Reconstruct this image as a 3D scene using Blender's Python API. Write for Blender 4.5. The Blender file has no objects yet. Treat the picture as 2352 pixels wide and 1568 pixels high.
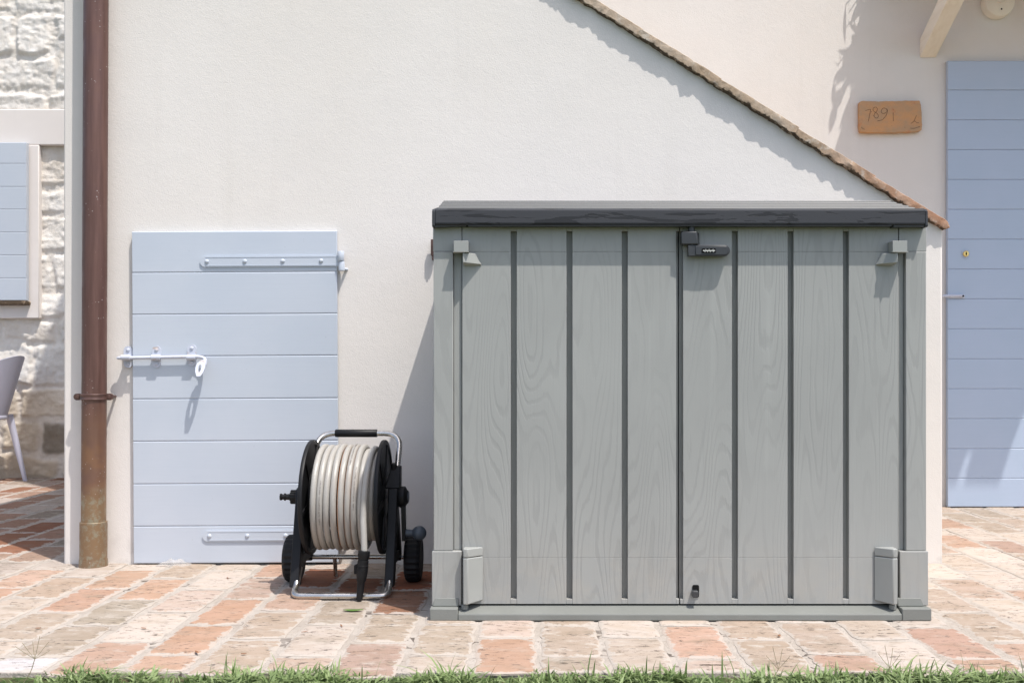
import bpy, bmesh, math, random
import numpy as np
from mathutils import Vector, Matrix

# ------------------------------------------------------------------ camera, sky, sun, exposure
scn = bpy.context.scene
COL = scn.collection
rnd = random.Random(7)
CAMZ = 0.728
F = 2346.0                      # focal length in units of a 2352 wide picture
cam = bpy.data.cameras.new('camera')
camo = bpy.data.objects.new('camera', cam); COL.objects.link(camo)
camo.location = (0, 0, CAMZ); camo.rotation_euler = (math.pi/2, 0, 0)
cam.sensor_width = 36; cam.lens = 36*F/2352
cam.shift_x = -44/2352; cam.shift_y = 66/2352
cam.clip_start = 0.05; cam.clip_end = 2000
scn.camera = camo
SUN = Vector((-0.98, 1.0, -3.1))          # way the light travels
w = bpy.data.worlds.new('World'); scn.world = w; w.use_nodes = True
wn = w.node_tree; bg = wn.nodes['Background']
sky = wn.nodes.new('ShaderNodeTexSky'); sky.sky_type = 'NISHITA'; sky.sun_disc = False
sky.sun_elevation = math.radians(65.7); sky.sun_rotation = math.radians(135.6)
sky.air_density = 0.8; sky.dust_density = 2.0; sky.ozone_density = 1.0
hs = wn.nodes.new('ShaderNodeHueSaturation'); hs.inputs['Saturation'].default_value = .8; hs.inputs['Value'].default_value = 1.38
wn.links.new(sky.outputs[0], hs.inputs['Color']); wn.links.new(hs.outputs[0], bg.inputs[0]); bg.inputs[1].default_value = 0.15   # daylight sky
sl = bpy.data.lights.new('sun', 'SUN'); sl.energy = 4.0; sl.angle = math.radians(0.53); sl.color = (1.0, 0.955, 0.90)
so = bpy.data.objects.new('sun', sl); COL.objects.link(so)
so.rotation_euler = SUN.to_track_quat('-Z', 'Y').to_euler(); so.location = (4, -4, 12)
vs = scn.view_settings; vs.view_transform = 'Standard'; vs.look = 'None'; vs.gamma = 1; vs.exposure = 0.33
scn.display_settings.display_device = 'sRGB'

def X(px, Y): return (px-1220)*Y/F
def Z(py, Y): return CAMZ-(py-850)*Y/F
def G(px, py):
    Y = CAMZ*F/(py-850); return X(px, Y), Y

# ------------------------------------------------------------------ materials
def srgb(r, g, b):
    f = lambda c: (c/255/12.92 if c/255 <= .04045 else ((c/255+.055)/1.055)**2.4)
    return (f(r), f(g), f(b))
class NT:
    def __init__(s, name, rough=.6, metal=0, spec=.5):
        s.m = bpy.data.materials.new(name); s.m.use_nodes = True
        s.t = s.m.node_tree; s.b = s.t.nodes['Principled BSDF']
        s.b.inputs['Roughness'].default_value = rough; s.b.inputs['Metallic'].default_value = metal
        s.b.inputs['Specular IOR Level'].default_value = spec
        s.co = s.t.nodes.new('ShaderNodeTexCoord').outputs['Object']
    def link(s, a, b): s.t.links.new(a, b)
    def setv(s, sock, v):
        if isinstance(v, bpy.types.NodeSocket): s.link(v, sock)
        elif isinstance(v, (tuple, list)) and len(v) == 3 and sock.type == 'RGBA': sock.default_value = (*v, 1)
        else: sock.default_value = v
    def mp(s, scale=(1, 1, 1), loc=(0, 0, 0), co=None):
        n = s.t.nodes.new('ShaderNodeMapping'); s.link(co or s.co, n.inputs[0])
        n.inputs['Scale'].default_value = scale; n.inputs['Location'].default_value = loc
        return n.outputs[0]
    def noise(s, scale, detail=3, rough=.55, co=None, dist=0, w=None):
        n = s.t.nodes.new('ShaderNodeTexNoise')
        if w is not None: n.noise_dimensions = '4D'; s.setv(n.inputs['W'], w)
        s.link(co or s.co, n.inputs['Vector'])
        n.inputs['Scale'].default_value = scale; n.inputs['Detail'].default_value = detail
        n.inputs['Roughness'].default_value = rough; n.inputs['Distortion'].default_value = dist
        return n.outputs['Fac']
    def vor(s, scale, co=None, feat='F1'):
        n = s.t.nodes.new('ShaderNodeTexVoronoi'); n.feature = feat
        s.link(co or s.co, n.inputs['Vector']); n.inputs['Scale'].default_value = scale
        return n.outputs['Distance']
    def ramp(s, f, a, b, lo=0, hi=1):
        n = s.t.nodes.new('ShaderNodeMapRange'); n.interpolation_type = 'SMOOTHSTEP'
        s.setv(n.inputs[0], f); n.inputs[1].default_value = a; n.inputs[2].default_value = b
        n.inputs[3].default_value = lo; n.inputs[4].default_value = hi
        return n.outputs[0]
    def math(s, op, a, b=0, c=0):
        n = s.t.nodes.new('ShaderNodeMath'); n.operation = op
        for i, v in enumerate((a, b, c)): s.setv(n.inputs[i], v)
        return n.outputs[0]
    def mix(s, f, a, b, mode='MIX'):
        n = s.t.nodes.new('ShaderNodeMix'); n.data_type = 'RGBA'; n.blend_type = mode
        s.setv(n.inputs[0], f); s.setv(n.inputs[6], a); s.setv(n.inputs[7], b)
        return n.outputs[2]
    def xyz(s, co=None):
        n = s.t.nodes.new('ShaderNodeSeparateXYZ'); s.link(co or s.co, n.inputs[0]); return n.outputs
    def attr(s, name):
        n = s.t.nodes.new('ShaderNodeAttribute'); n.attribute_name = name; return n
    def bump(s, h, strength=.3, dist=.01):
        n = s.t.nodes.new('ShaderNodeBump'); n.inputs['Strength'].default_value = strength
        n.inputs['Distance'].default_value = dist; s.setv(n.inputs['Height'], h)
        s.link(n.outputs[0], s.b.inputs['Normal'])
    def col(s, c): s.setv(s.b.inputs['Base Color'], c); return s.m
def mul(c, k): return tuple(min(1, v*k) for v in c)

def plain(name, c, rough=.5, metal=0, var=.06, vscale=8, bscale=0, bstr=.2, bdist=.002, spec=.5):
    t = NT(name, rough, metal, spec)
    f = t.ramp(t.noise(vscale, 4), .3, .7)
    if bscale: t.bump(t.noise(bscale, 3), bstr, bdist)
    return t.col(t.mix(f, mul(c, 1-var), mul(c, 1+var)))

def plaster(name, c, warm, bstr=.5):
    t = NT(name, .9, spec=.2)
    big = t.ramp(t.noise(.9, 4, .6), .32, .68)
    cc = t.mix(big, c, warm)
    mid = t.ramp(t.noise(3.2, 6, .68, co=t.mp((1, 1, 1.5))), .40, .66)
    cc = t.mix(t.math('MULTIPLY', mid, .35), cc, mul(c, .93))
    # faint vertical rain wash, and grime close to the ground
    run = t.ramp(t.noise(3, 5, .6, co=t.mp((4, 1, .25))), .55, .75)
    cc = t.mix(t.math('MULTIPLY', run, .18), cc, mul(warm, .86))
    z = t.xyz()[2]
    low = t.math('MULTIPLY', t.ramp(z, .16, .0), t.ramp(t.noise(14, 4), .42, .62))
    cc = t.mix(t.math('MULTIPLY', low, .45), cc, mul(warm, .66))
    g = t.noise(230, 3, .65); g2 = t.noise(60, 3, .6); g3 = t.noise(4, 3)
    h = t.math('ADD', t.math('MULTIPLY', g, .55), t.math('ADD', t.math('MULTIPLY', g2, .35), t.math('MULTIPLY', g3, 1.2)))
    t.bump(h, bstr, .0075)
    return t.col(cc)

M = {}
M['plaster'] = plaster('white_plaster', (.72, .680, .640), (.70, .655, .605), .22)
M['plaster_cream'] = plaster('cream_plaster', (.675, .645, .61), (.65, .61, .565), .24)
M['plaster_band'] = plaster('smooth_plaster', (.74, .69, .655), (.70, .65, .61), .12)

def wood_paint(name, c, c2):
    t = NT(name, .38, spec=.45)
    f = t.ramp(t.noise(3, 4), .35, .65)
    st = t.noise(9, 4, .6, co=t.mp((.5, 1, 14)))
    cc = t.mix(f, c, c2)
    cc = t.mix(t.math('MULTIPLY', t.ramp(st, .4, .7), .10), cc, mul(c, .86))
    sp = t.math('MULTIPLY', t.ramp(t.noise(70, 2), .74, .78), .25)
    cc = t.mix(sp, cc, mul(c, .6))
    t.bump(t.math('ADD', st, t.math('MULTIPLY', t.noise(120, 2), .2)), .14, .0012)
    return t.col(cc)
M['blue'] = wood_paint('pale_blue_paint', (.475, .52, .585), (.50, .54, .60))
M['blue_r'] = wood_paint('pale_blue_door_paint', (.375, .45, .56), (.39, .46, .575))

def shed_plastic(name, c, grain=True, amp=1.0):
    t = NT(name, .55, spec=.4)
    x, y, z = t.xyz()
    t0 = t.math('FLOOR', t.math('DIVIDE', x, .1625))
    n = t.noise(1.0, 1.0, .42, co=t.mp((7.5, 1, 1.15)), w=t.math('MULTIPLY', t0, 3.7))
    wob = t.noise(1.0, 3, .6, co=t.mp((55, 1, 11)))
    s = t.math('SINE', t.math('ADD', t.math('MULTIPLY', n, 150.0), t.math('MULTIPLY', wob, 4.2)))
    line = t.ramp(s, .15, 1.0)
    fade = t.ramp(t.noise(2.2, 2, co=t.mp((1, 1, .8), (4, 2, 7))), .36, .60)
    fine = t.noise(60, 3, .6, co=t.mp((3.2, 1, .09)))
    ff = t.math('MULTIPLY', line, t.math('ADD', t.math('MULTIPLY', fade, .8), .2))
    big = t.ramp(t.noise(2.5, 3), .3, .7)
    cc = t.mix(big, mul(c, .95), mul(c, 1.04))
    cc = t.mix(t.math('MULTIPLY', ff, .52*amp), cc, mul(c, .82))
    cc = t.mix(t.math('MULTIPLY', t.ramp(fine, .52, .78), .35*amp), cc, mul(c, .86))
    cc = t.mix(t.math('MULTIPLY', t.ramp(t.noise(26, 4, .7), .66, .78), .12), cc, mul(c, 1.25))
    dust = t.math('MULTIPLY', t.ramp(z, .30, .04), t.ramp(t.noise(12, 5, .7), .38, .66))
    cc = t.mix(t.math('MULTIPLY', dust, .28), cc, (.40, .36, .30))
    run = t.ramp(t.noise(1, 5, .65, co=t.mp((26, 1, .9), (3, 0, 5))), .60, .74)
    cc = t.mix(t.math('MULTIPLY', run, .16), cc, mul(c, 1.35))
    hh = t.math('ADD', t.math('MULTIPLY', ff, -.6), t.math('ADD', t.math('MULTIPLY', fine, .35), t.math('MULTIPLY', t.noise(420, 2), .16)))
    t.bump(hh, .32, .0018)
    return t.col(cc)
GREY = (.312, .315, .300)
M['shed'] = shed_plastic('woodgrain_grey_plastic', GREY)
M['shed_soft'] = shed_plastic('soft_grey_plastic', GREY, amp=.35)
def sand_plastic():
    t = NT('sandblasted_plastic', .6, spec=.35)
    t.bump(t.noise(420, 2, .6), .45, .0012)
    f = t.ramp(t.noise(6, 5, .65), .35, .7)
    return t.col(t.mix(f, (.178, .184, .168), (.196, .203, .187)))
M['shed_base'] = sand_plastic()
M['shed_top'] = plain('lid_top_plastic', (.078, .081, .081), .5, 0, .04, 3, 300, .2, .001)
def lid_plastic():
    t = NT('charcoal_woodgrain_plastic', .42, spec=.3)
    n = t.noise(1.0, 4.5, .58, co=t.mp((4.0, 8, 26)), dist=.6)
    s = t.math('SINE', t.math('MULTIPLY', n, 17.0))
    m = t.ramp(s, .05, .28)
    t.bump(t.math('ADD', m, t.math('MULTIPLY', t.noise(300, 2), .2)), .35, .0012)
    t.setv(t.b.inputs['Roughness'], t.ramp(m, 0, 1, .6, .75))
    return t.col(t.mix(m, (.017, .018, .021), (.040, .042, .048)))
M['charcoal'] = lid_plastic()
M['hinge_grey'] = plain('smooth_grey_plastic', (.30, .308, .29), .5, 0, .04, 6, 400, .2, .0008)
M['lock'] = plain('dark_grey_plastic', (.034, .036, .039), .4, 0, .08, 10, 400, .15, .0006)
M['black'] = plain('black_plastic', (.008, .008, .009), .5, 0, .15, 20, 500, .15, .0006, .28)
M['rubber'] = plain('black_rubber', (.009, .009, .010), .62, 0, .25, 30, 300, .2, .001, .35)
M['knob'] = plain('slate_knob_plastic', (.07, .085, .105), .42, 0, .08, 20)
def chrome():
    t = NT('brushed_aluminium_tube', .27, 1.0)
    n = t.noise(30, 3); t.setv(t.b.inputs['Roughness'], t.ramp(n, .3, .7, .2, .36))
    t.bump(t.noise(300, 2), .06, .0005)
    return t.col((.54, .52, .49))
M['alu'] = chrome()
M['dark'] = plain('deep_gap_black', (.01, .01, .01), .9, spec=.1)  # near-black for small dark parts and for shade painted into gaps
M['white_print'] = plain('white_plastic', (.6, .6, .56), .5)
M['brass'] = plain('brass_metal', (.72, .52, .2), .3, 1.0, .1, 60)
def bolt_paint():
    t = NT('painted_bolt_metal', .4, spec=.5)
    r = t.ramp(t.noise(45, 4, .6, co=t.mp((.5, 1, 1.4))), .56, .68)
    t.bump(t.noise(160, 3), .25, .0012)
    return t.col(t.mix(t.math('MULTIPLY', r, .7), (.52, .545, .62), (.43, .32, .24)))
M['bolt'] = bolt_paint()
def copper():
    t = NT('weathered_copper_pipe', .42, .35, .5)
    z = t.xyz()[2]
    low = t.ramp(t.math('ADD', z, t.math('MULTIPLY', t.noise(5, 4, .6, co=t.mp((1, 1, .6))), .55)), .98, .55)
    vlow = t.ramp(t.math('ADD', z, t.math('MULTIPLY', t.noise(14, 4, .6), .12)), .37, .30)
    st = t.noise(20, 4, .6, co=t.mp((2, 2, .14)))
    c = t.mix(t.ramp(st, .3, .7), (.105, .053, .042), (.155, .082, .066))
    c = t.mix(t.math('MULTIPLY', low, .8), c, (.235, .125, .062))
    c = t.mix(t.math('MULTIPLY', t.math('MULTIPLY', low, t.ramp(t.noise(7, 3), .45, .62)), .6), c, (.13, .075, .065))
    verd = t.math('MULTIPLY', vlow, t.ramp(t.noise(40, 4, .7), .46, .66))
    c = t.mix(t.math('MULTIPLY', vlow, .7), c, (.25, .17, .095))
    c = t.mix(t.math('MULTIPLY', verd, .45), c, (.30, .33, .26))
    sp = t.ramp(t.vor(70), .17, .09)
    c = t.mix(t.math('MULTIPLY', sp, t.ramp(t.noise(9, 2), .5, .6, 0, .7)), c, (.5, .45, .42))
    sc = t.ramp(t.noise(8, 5, .75, co=t.mp((3, 3, .5), (3, 1, 2))), .70, .76)
    c = t.mix(t.math('MULTIPLY', sc, .5), c, (.34, .27, .27))
    t.setv(t.b.inputs['Roughness'], t.ramp(t.noise(16, 4), .3, .7, .36, .55))
    t.bump(t.noise(30, 4, .6), .12, .002)
    return t.col(c)
M['copper'] = copper()
M['copper_dark'] = plain('dark_copper_strap', (.10, .055, .045), .45, .3, .3, 30, 90, .3, .001)

def paver_mat():
    t = NT('old_terracotta_pavers', .92, spec=.2)
    a = t.attr('tone'); e = t.attr('edge').outputs['Fac']
    c = a.outputs['Color']
    strk = t.mp((1.0, 2.2, 1))
    n1 = t.ramp(t.noise(7, 5, .65, co=strk), .36, .68)
    c = t.mix(t.math('MULTIPLY', n1, .55), c, t.mix(1, c, (.80, .75, .66), 'MULTIPLY'))
    # pale limewash smeared across the bricks
    lime = t.ramp(t.noise(11, 6, .7, co=t.mp((1, 1.8, 1), (5, 3, 0))), .52, .66)
    c = t.mix(t.math('MULTIPLY', lime, t.math('MULTIPLY', a.outputs['Alpha'], .8)), c, (.44, .39, .34))
    # green-grey lichen stains
    li = t.math('MULTIPLY', t.ramp(t.noise(8, 6, .72, co=t.mp((1, 1.7, 1), (9, 1, 0))), .52, .68), .48)
    c = t.mix(li, c, (.205, .175, .13))
    # dark pits
    p = t.math('MULTIPLY', t.ramp(t.noise(48, 5, .78, co=t.mp((.6, 1.4, 1))), .56, .61), t.ramp(t.noise(9, 3, co=t.mp((1, 1, 1), (2, 8, 0))), .34, .58))
    c = t.mix(t.math('MULTIPLY', p, .85), c, (.085, .068, .054))
    p2 = t.math('MULTIPLY', t.ramp(t.noise(30, 6, .75, co=t.mp((.5, 1.6, 1), (7, 2, 0))), .58, .66), t.ramp(t.noise(4, 3, co=t.mp((1, 1, 1), (12, 8, 0))), .42, .6))
    c = t.mix(t.math('MULTIPLY', p2, .55), c, (.15, .12, .09))
    # mortar overlap at the ragged brick edges
    ed = t.math('ADD', t.ramp(t.noise(26, 5, .7), .25, .75, -.12, .85), 0.0)
    sm = t.ramp(t.math('SUBTRACT', e, ed), .12, -.08)
    c = t.mix(t.math('MULTIPLY', sm, .8), c, (.42, .375, .33))
    h = t.math('ADD', t.math('MULTIPLY', t.noise(24, 6, .72), 1.0), t.math('MULTIPLY', t.noise(120, 4, .7), .45))
    h = t.math('SUBTRACT', h, t.math('MULTIPLY', p, .5))
    t.bump(h, .5, .006)
    return t.col(c)
def mortar_mat():
    t = NT('sandy_lime_mortar', .95, spec=.15)
    c = t.mix(t.ramp(t.noise(6, 5, .65), .35, .65), (.435, .39, .345), (.36, .315, .27))
    c = t.mix(t.math('MULTIPLY', t.ramp(t.noise(30, 5, .7), .58, .70), .5), c, (.14, .115, .09))
    v = t.t.nodes.new('ShaderNodeTexVoronoi'); v.feature = 'DISTANCE_TO_EDGE'; v.inputs['Scale'].default_value = 6
    nn = t.t.nodes.new('ShaderNodeTexNoise'); nn.inputs['Scale'].default_value = 22; t.link(t.co, nn.inputs['Vector'])
    va = t.t.nodes.new('ShaderNodeVectorMath'); va.operation = 'MULTIPLY_ADD'; t.link(nn.outputs['Color'], va.inputs[0]); va.inputs[1].default_value = (.08, .08, 0); t.link(t.co, va.inputs[2])
    t.link(va.outputs[0], v.inputs['Vector'])
    ck = t.math('MULTIPLY', t.ramp(v.outputs['Distance'], .035, .015), t.ramp(t.noise(5, 3), .5, .6))
    c = t.mix(t.math('MULTIPLY', ck, .8), c, (.06, .045, .035))
    t.bump(t.math('ADD', t.noise(40, 5, .7), t.math('MULTIPLY', t.noise(160, 3), .5)), .7, .008)
    return t.col(c)
M['paver'] = paver_mat(); M['mortar'] = mortar_mat()

def stone_mat():
    t = NT('rough_limestone', .93, spec=.15)
    a = t.attr('tone').outputs['Color']
    n = t.ramp(t.noise(13, 6, .7), .35, .68)
    c = t.mix(t.math('MULTIPLY', n, .45), a, t.mix(1, a, (.85, .79, .70), 'MULTIPLY'))
    c = t.mix(t.math('MULTIPLY', t.ramp(t.noise(42, 5, .7), .62, .72), .4), c, (.26, .22, .18))
    t.bump(t.math('ADD', t.noise(55, 6, .75), t.math('MULTIPLY', t.noise(150, 4, .7), .5)), .6, .008)
    return t.col(c)
M['stone'] = stone_mat()
def tile_mat():
    t = NT('old_clay_tile', .92, spec=.2)
    x, y, z = t.xyz()
    e = t.attr('edge').outputs['Fac']
    n = t.ramp(t.noise(9, 4, .6), .38, .62)
    right = t.ramp(t.math('ADD', x, t.math('MULTIPLY', t.noise(6, 3), .5)), 1.1, 1.75)
    ca = t.mix(n, (.37, .275, .19), (.47, .375, .285))
    cb = t.mix(n, (.36, .20, .125), (.47, .31, .22))
    c = t.mix(right, ca, cb)
    c = t.mix(t.math('MULTIPLY', t.ramp(t.noise(30, 5, .7), .55, .66), .5), c, (.56, .52, .46))
    moss = t.ramp(t.math('ADD', e, t.ramp(t.noise(40, 5, .72), .3, .7, -.22, .30)), .26, .14)
    c = t.mix(t.math('MULTIPLY', moss, .9), c, (.055, .038, .024))
    sp = t.ramp(t.noise(75, 4, .7), .66, .72)
    c = t.mix(t.math('MULTIPLY', sp, .8), c, (.07, .05, .035))
    t.bump(t.math('ADD', t.noise(45, 5, .7), t.noise(15, 3)), .6, .006)
    return t.col(c)
M['tile'] = tile_mat()
def plaque_mat():
    t = NT('fired_clay_plaque', .85, spec=.25)
    n = t.ramp(t.noise(12, 5, .65, co=t.mp((1, 1, 1.6))), .36, .66)
    c = t.mix(n, (.53, .285, .135), (.42, .27, .16))
    c = t.mix(t.math('MULTIPLY', t.ramp(t.noise(20, 4, .6, co=t.mp((1, 1, 1), (5, 0, 1))), .60, .70), .5), c, (.45, .17, .08))
    c = t.mix(t.math('MULTIPLY', t.ramp(t.noise(130, 3, .6), .70, .74), .8), c, (.06, .04, .03))
    t.bump(t.math('ADD', t.noise(40, 5, .65), t.noise(180, 3)), .5, .004)
    return t.col(c)
M['plaque'] = plaque_mat()
M['ink'] = plain('dark_scratch', (.055, .032, .022), .9)
def hose_mat():
    t = NT('ribbed_silver_hose', .34, spec=.55)
    u = t.attr('hu').outputs['Fac']; v = t.attr('hv').outputs['Fac']
    zz = t.math('PINGPONG', t.math('MULTIPLY', v, 8.0), .5)
    s = t.math('SINE', t.math('MULTIPLY', t.math('ADD', t.math('MULTIPLY', u, 230.0), t.math('MULTIPLY', zz, 2.4)), 6.283))
    c = t.mix(t.ramp(s, -1, 1), (.30, .285, .26), (.44, .42, .385))
    c = t.mix(t.math('MULTIPLY', t.ramp(t.noise(9, 4), .45, .7), .4), c, (.33, .27, .22))
    t.bump(s, .2, .0006)
    return t.col(c)
M['hose'] = hose_mat()
M['orange'] = plain('orange_stripe', (.60, .23, .07), .5)
def beam_paint():
    t = NT('cream_painted_timber', .6, spec=.3)
    st = t.noise(30, 4, .6, co=t.mp((1, .08, 1)))
    t.bump(st, .3, .002)
    return t.col(t.mix(t.ramp(st, .3, .7), (.68, .62, .52), (.74, .69, .60)))
M['beam'] = beam_paint()
M['timber'] = plain('warm_bounce_timber', (.62, .30, .10), .7, 0, .15, 12)  # orange chosen so the unseen canopy roof bounces warm light onto the wall
M['lamp'] = plain('cream_lamp_plastic', (.72, .67, .57), .5, 0, .04)
M['chair'] = plain('lilac_white_plastic', (.54, .54, .64), .42, 0, .03, 6)
M['leafg'] = plain('green_leaf', (.10, .19, .035), .5, 0, .3, 60)
M['leafd'] = plain('dry_leaf', (.24, .11, .05), .8, 0, .4, 60)
def film_mat():
    t = NT('crumpled_film', .3); t.b.inputs['Alpha'].default_value = .35
    t.bump(t.noise(40, 4), .5, .004); return t.col((.62, .585, .55))
M['film'] = film_mat()
def blade_mat(name, a, b, tr=.35):
    t = NT(name, .5, spec=.35)
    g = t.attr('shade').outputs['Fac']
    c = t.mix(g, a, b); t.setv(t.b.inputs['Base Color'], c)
    tn = t.t.nodes.new('ShaderNodeBsdfTranslucent'); t.link(c, tn.inputs[0])
    mx = t.t.nodes.new('ShaderNodeMixShader'); mx.inputs[0].default_value = tr
    t.link(t.b.outputs[0], mx.inputs[1]); t.link(tn.outputs[0], mx.inputs[2])
    t.link(mx.outputs[0], t.t.nodes['Material Output'].inputs[0]); return t.m
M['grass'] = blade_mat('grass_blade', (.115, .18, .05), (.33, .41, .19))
M['stalk'] = plain('dry_stalk', (.26, .22, .13), .8)
def lawn_mat():
    t = NT('lawn_soil', .95, spec=.1)
    t.bump(t.noise(60, 5, .7), .8, .02)
    return t.col(t.mix(t.ramp(t.noise(18, 5, .7), .4, .6), (.055, .10, .03), (.12, .11, .06)))
M['lawn'] = lawn_mat()
M['roof_far'] = plain('clay_roof', (.34, .17, .10), .9, 0, .2, 6, 30, .6, .02)
M['bark'] = plain('vine_bark', (.16, .11, .07), .9, 0, .3, 40, 90, .5, .004)

# ------------------------------------------------------------------ builders
def wloc(o):
    v = Vector((0, 0, 0))
    while o is not None: v = v+o.location; o = o.parent
    return v
class MB:
    def __init__(s): s.v = []; s.f = []; s.mi = []; s.at = {}; s.cur = 0
    def add(s, vs, fs, **at):
        o = len(s.v); s.v += [tuple(p) for p in vs]
        s.f += [tuple(i+o for i in f) for f in fs]; s.mi += [s.cur]*len(fs)
        for k, vals in at.items(): s.at.setdefault(k, {}).update({o+i: x for i, x in enumerate(vals)})
        return s
    def box(s, x0, x1, y0, y1, z0, z1):
        vs = [(x, y, z) for x in (x0, x1) for y in (y0, y1) for z in (z0, z1)]
        return s.add(vs, [(0, 1, 3, 2), (4, 6, 7, 5), (0, 4, 5, 1), (2, 3, 7, 6), (0, 2, 6, 4), (1, 5, 7, 3)])
    def hexa(s, a, b):
        """two quads (4 points each), matching order, joined"""
        return s.add(list(a)+list(b), [(0, 3, 2, 1), (4, 5, 6, 7), (0, 1, 5, 4), (1, 2, 6, 5), (2, 3, 7, 6), (3, 0, 4, 7)])
    def prism(s, poly, y0, y1, axis='y'):
        n = len(poly)
        if axis == 'y': vs = [(a, y0, b) for a, b in poly]+[(a, y1, b) for a, b in poly]
        elif axis == 'x': vs = [(y0, a, b) for a, b in poly]+[(y1, a, b) for a, b in poly]
        else: vs = [(a, b, y0) for a, b in poly]+[(a, b, y1) for a, b in poly]
        fs = [tuple(range(n)), tuple(range(2*n-1, n-1, -1))]+[(i, (i+1) % n+0, (i+1) % n+n, i+n) for i in range(n)]
        return s.add(vs, fs)
    def tube(s, pts, r, seg=12, caps=True, uv=False, closed=False):
        pts = [Vector(p) for p in pts]; n = len(pts)
        rs = r if isinstance(r, (list, tuple)) else [r]*n
        t0 = (pts[1]-pts[0]).normalized()
        up = Vector((0, 0, 1)) if abs(t0.z) < .9 else Vector((1, 0, 0))
        nrm = (up-t0*up.dot(t0)).normalized()
        vs = []; hu = []; hv = []; L = 0
        for i, p in enumerate(pts):
            t = (pts[min(i+1, n-1)]-pts[max(i-1, 0)]).normalized()
            nrm = (nrm-t*nrm.dot(t)).normalized(); b = t.cross(nrm)
            if i: L += (p-pts[i-1]).length
            for k in range(seg):
                a = 2*math.pi*k/seg
                vs.append(p+(nrm*math.cos(a)+b*math.sin(a))*rs[i]); hu.append(L); hv.append(abs(2*k/seg-1))
        fs = [(i*seg+k, i*seg+(k+1) % seg, (i+1)*seg+(k+1) % seg, (i+1)*seg+k) for i in range(n-1) for k in range(seg)]
        if caps: fs += [tuple(range(seg-1, -1, -1)), tuple((n-1)*seg+k for k in range(seg))]
        if uv: return s.add(vs, fs, hu=hu, hv=hv)
        return s.add(vs, fs)
    def lathe(s, o, ax, prof, seg=24):
        ax = Vector(ax).normalized(); o = Vector(o)
        up = Vector((0, 0, 1)) if abs(ax.z) < .9 else Vector((1, 0, 0))
        a = (up-ax*up.dot(ax)).normalized(); b = ax.cross(a); vs = []
        for t, r in prof:
            for k in range(seg):
                q = 2*math.pi*k/seg; vs.append(o+ax*t+(a*math.cos(q)+b*math.sin(q))*max(r, 1e-5))
        n = len(prof)
        fs = [(i*seg+k, i*seg+(k+1) % seg, (i+1)*seg+(k+1) % seg, (i+1)*seg+k) for i in range(n-1) for k in range(seg)]
        fs += [tuple(range(seg-1, -1, -1)), tuple((n-1)*seg+k for k in range(seg))]
        return s.add(vs, fs)
    def build(s, name, mat, parent=None, smooth=False, bevel=0, seg=2, rot=None, ang=35, origin=None):
        vs = np.array(s.v, dtype=float)
        if rot:                       # (pivot, angle) turned in the wall plane
            (px, pz), a = rot; c, sn = math.cos(a), math.sin(a)
            x = vs[:, 0]-px; z = vs[:, 2]-pz
            vs[:, 0] = px+c*x-sn*z; vs[:, 2] = pz+sn*x+c*z
        if parent is None:
            org = Vector(origin) if origin else Vector(((vs[:, 0].min()+vs[:, 0].max())/2, (vs[:, 1].min()+vs[:, 1].max())/2, vs[:, 2].min()))
        else: org = wloc(parent)
        vs = vs-np.array(org)
        me = bpy.data.meshes.new(name); me.from_pydata([tuple(p) for p in vs], [], s.f)
        mats = mat if isinstance(mat, (list, tuple)) else [mat]
        for m in mats: me.materials.append(m)
        if len(mats) > 1: me.polygons.foreach_set('material_index', s.mi)
        for k, d in s.at.items():
            v0 = next(iter(d.values()))
            if isinstance(v0, (tuple, list)):
                at = me.color_attributes.new(k, 'FLOAT_COLOR', 'POINT')
                for i, c in d.items(): at.data[i].color = c
            else:
                at = me.attributes.new(k, 'FLOAT', 'POINT')
                for i, c in d.items(): at.data[i].value = c
        bm = bmesh.new(); bm.from_mesh(me); bmesh.ops.recalc_face_normals(bm, faces=bm.faces); bm.to_mesh(me); bm.free()
        o = bpy.data.objects.new(name, me); COL.objects.link(o)
        if parent is None: o.location = org
        else: o.parent = parent
        if bevel:
            b = o.modifiers.new('bevel', 'BEVEL'); b.width = bevel; b.segments = seg; b.limit_method = 'ANGLE'; b.angle_limit = math.radians(ang)
            b.use_clamp_overlap = True
        if smooth or bevel:
            for p in me.polygons: p.use_smooth = True
            try: me.set_sharp_from_angle(angle=math.radians(ang))
            except Exception: pass
        return o
def thing(name, loc, label, cat, group=None):
    o = bpy.data.objects.new(name, None); COL.objects.link(o); o.location = loc; o.empty_display_size = .1
    return tag(o, label, cat, group)
def tag(o, label, cat, group=None):
    o['label'] = label; o['category'] = cat
    if group: o['group'] = group
    return o
def kind(o, k): o['kind'] = k; return o
def fillet(pts, r, n=8):
    """polyline with rounded corners"""
    pts = [Vector(p) for p in pts]; out = [pts[0]]
    for i in range(1, len(pts)-1):
        rr = r[i-1] if isinstance(r, (list, tuple)) else r
        a = (pts[i-1]-pts[i]); b = (pts[i+1]-pts[i])
        d = min(rr, a.length*.49, b.length*.49)
        p0 = pts[i]+a.normalized()*d; p1 = pts[i]+b.normalized()*d
        for k in range(n+1):
            t = k/n; out.append(p0*(1-t)**2+pts[i]*2*t*(1-t)+p1*t*t)
    out.append(pts[-1]); return out
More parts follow.
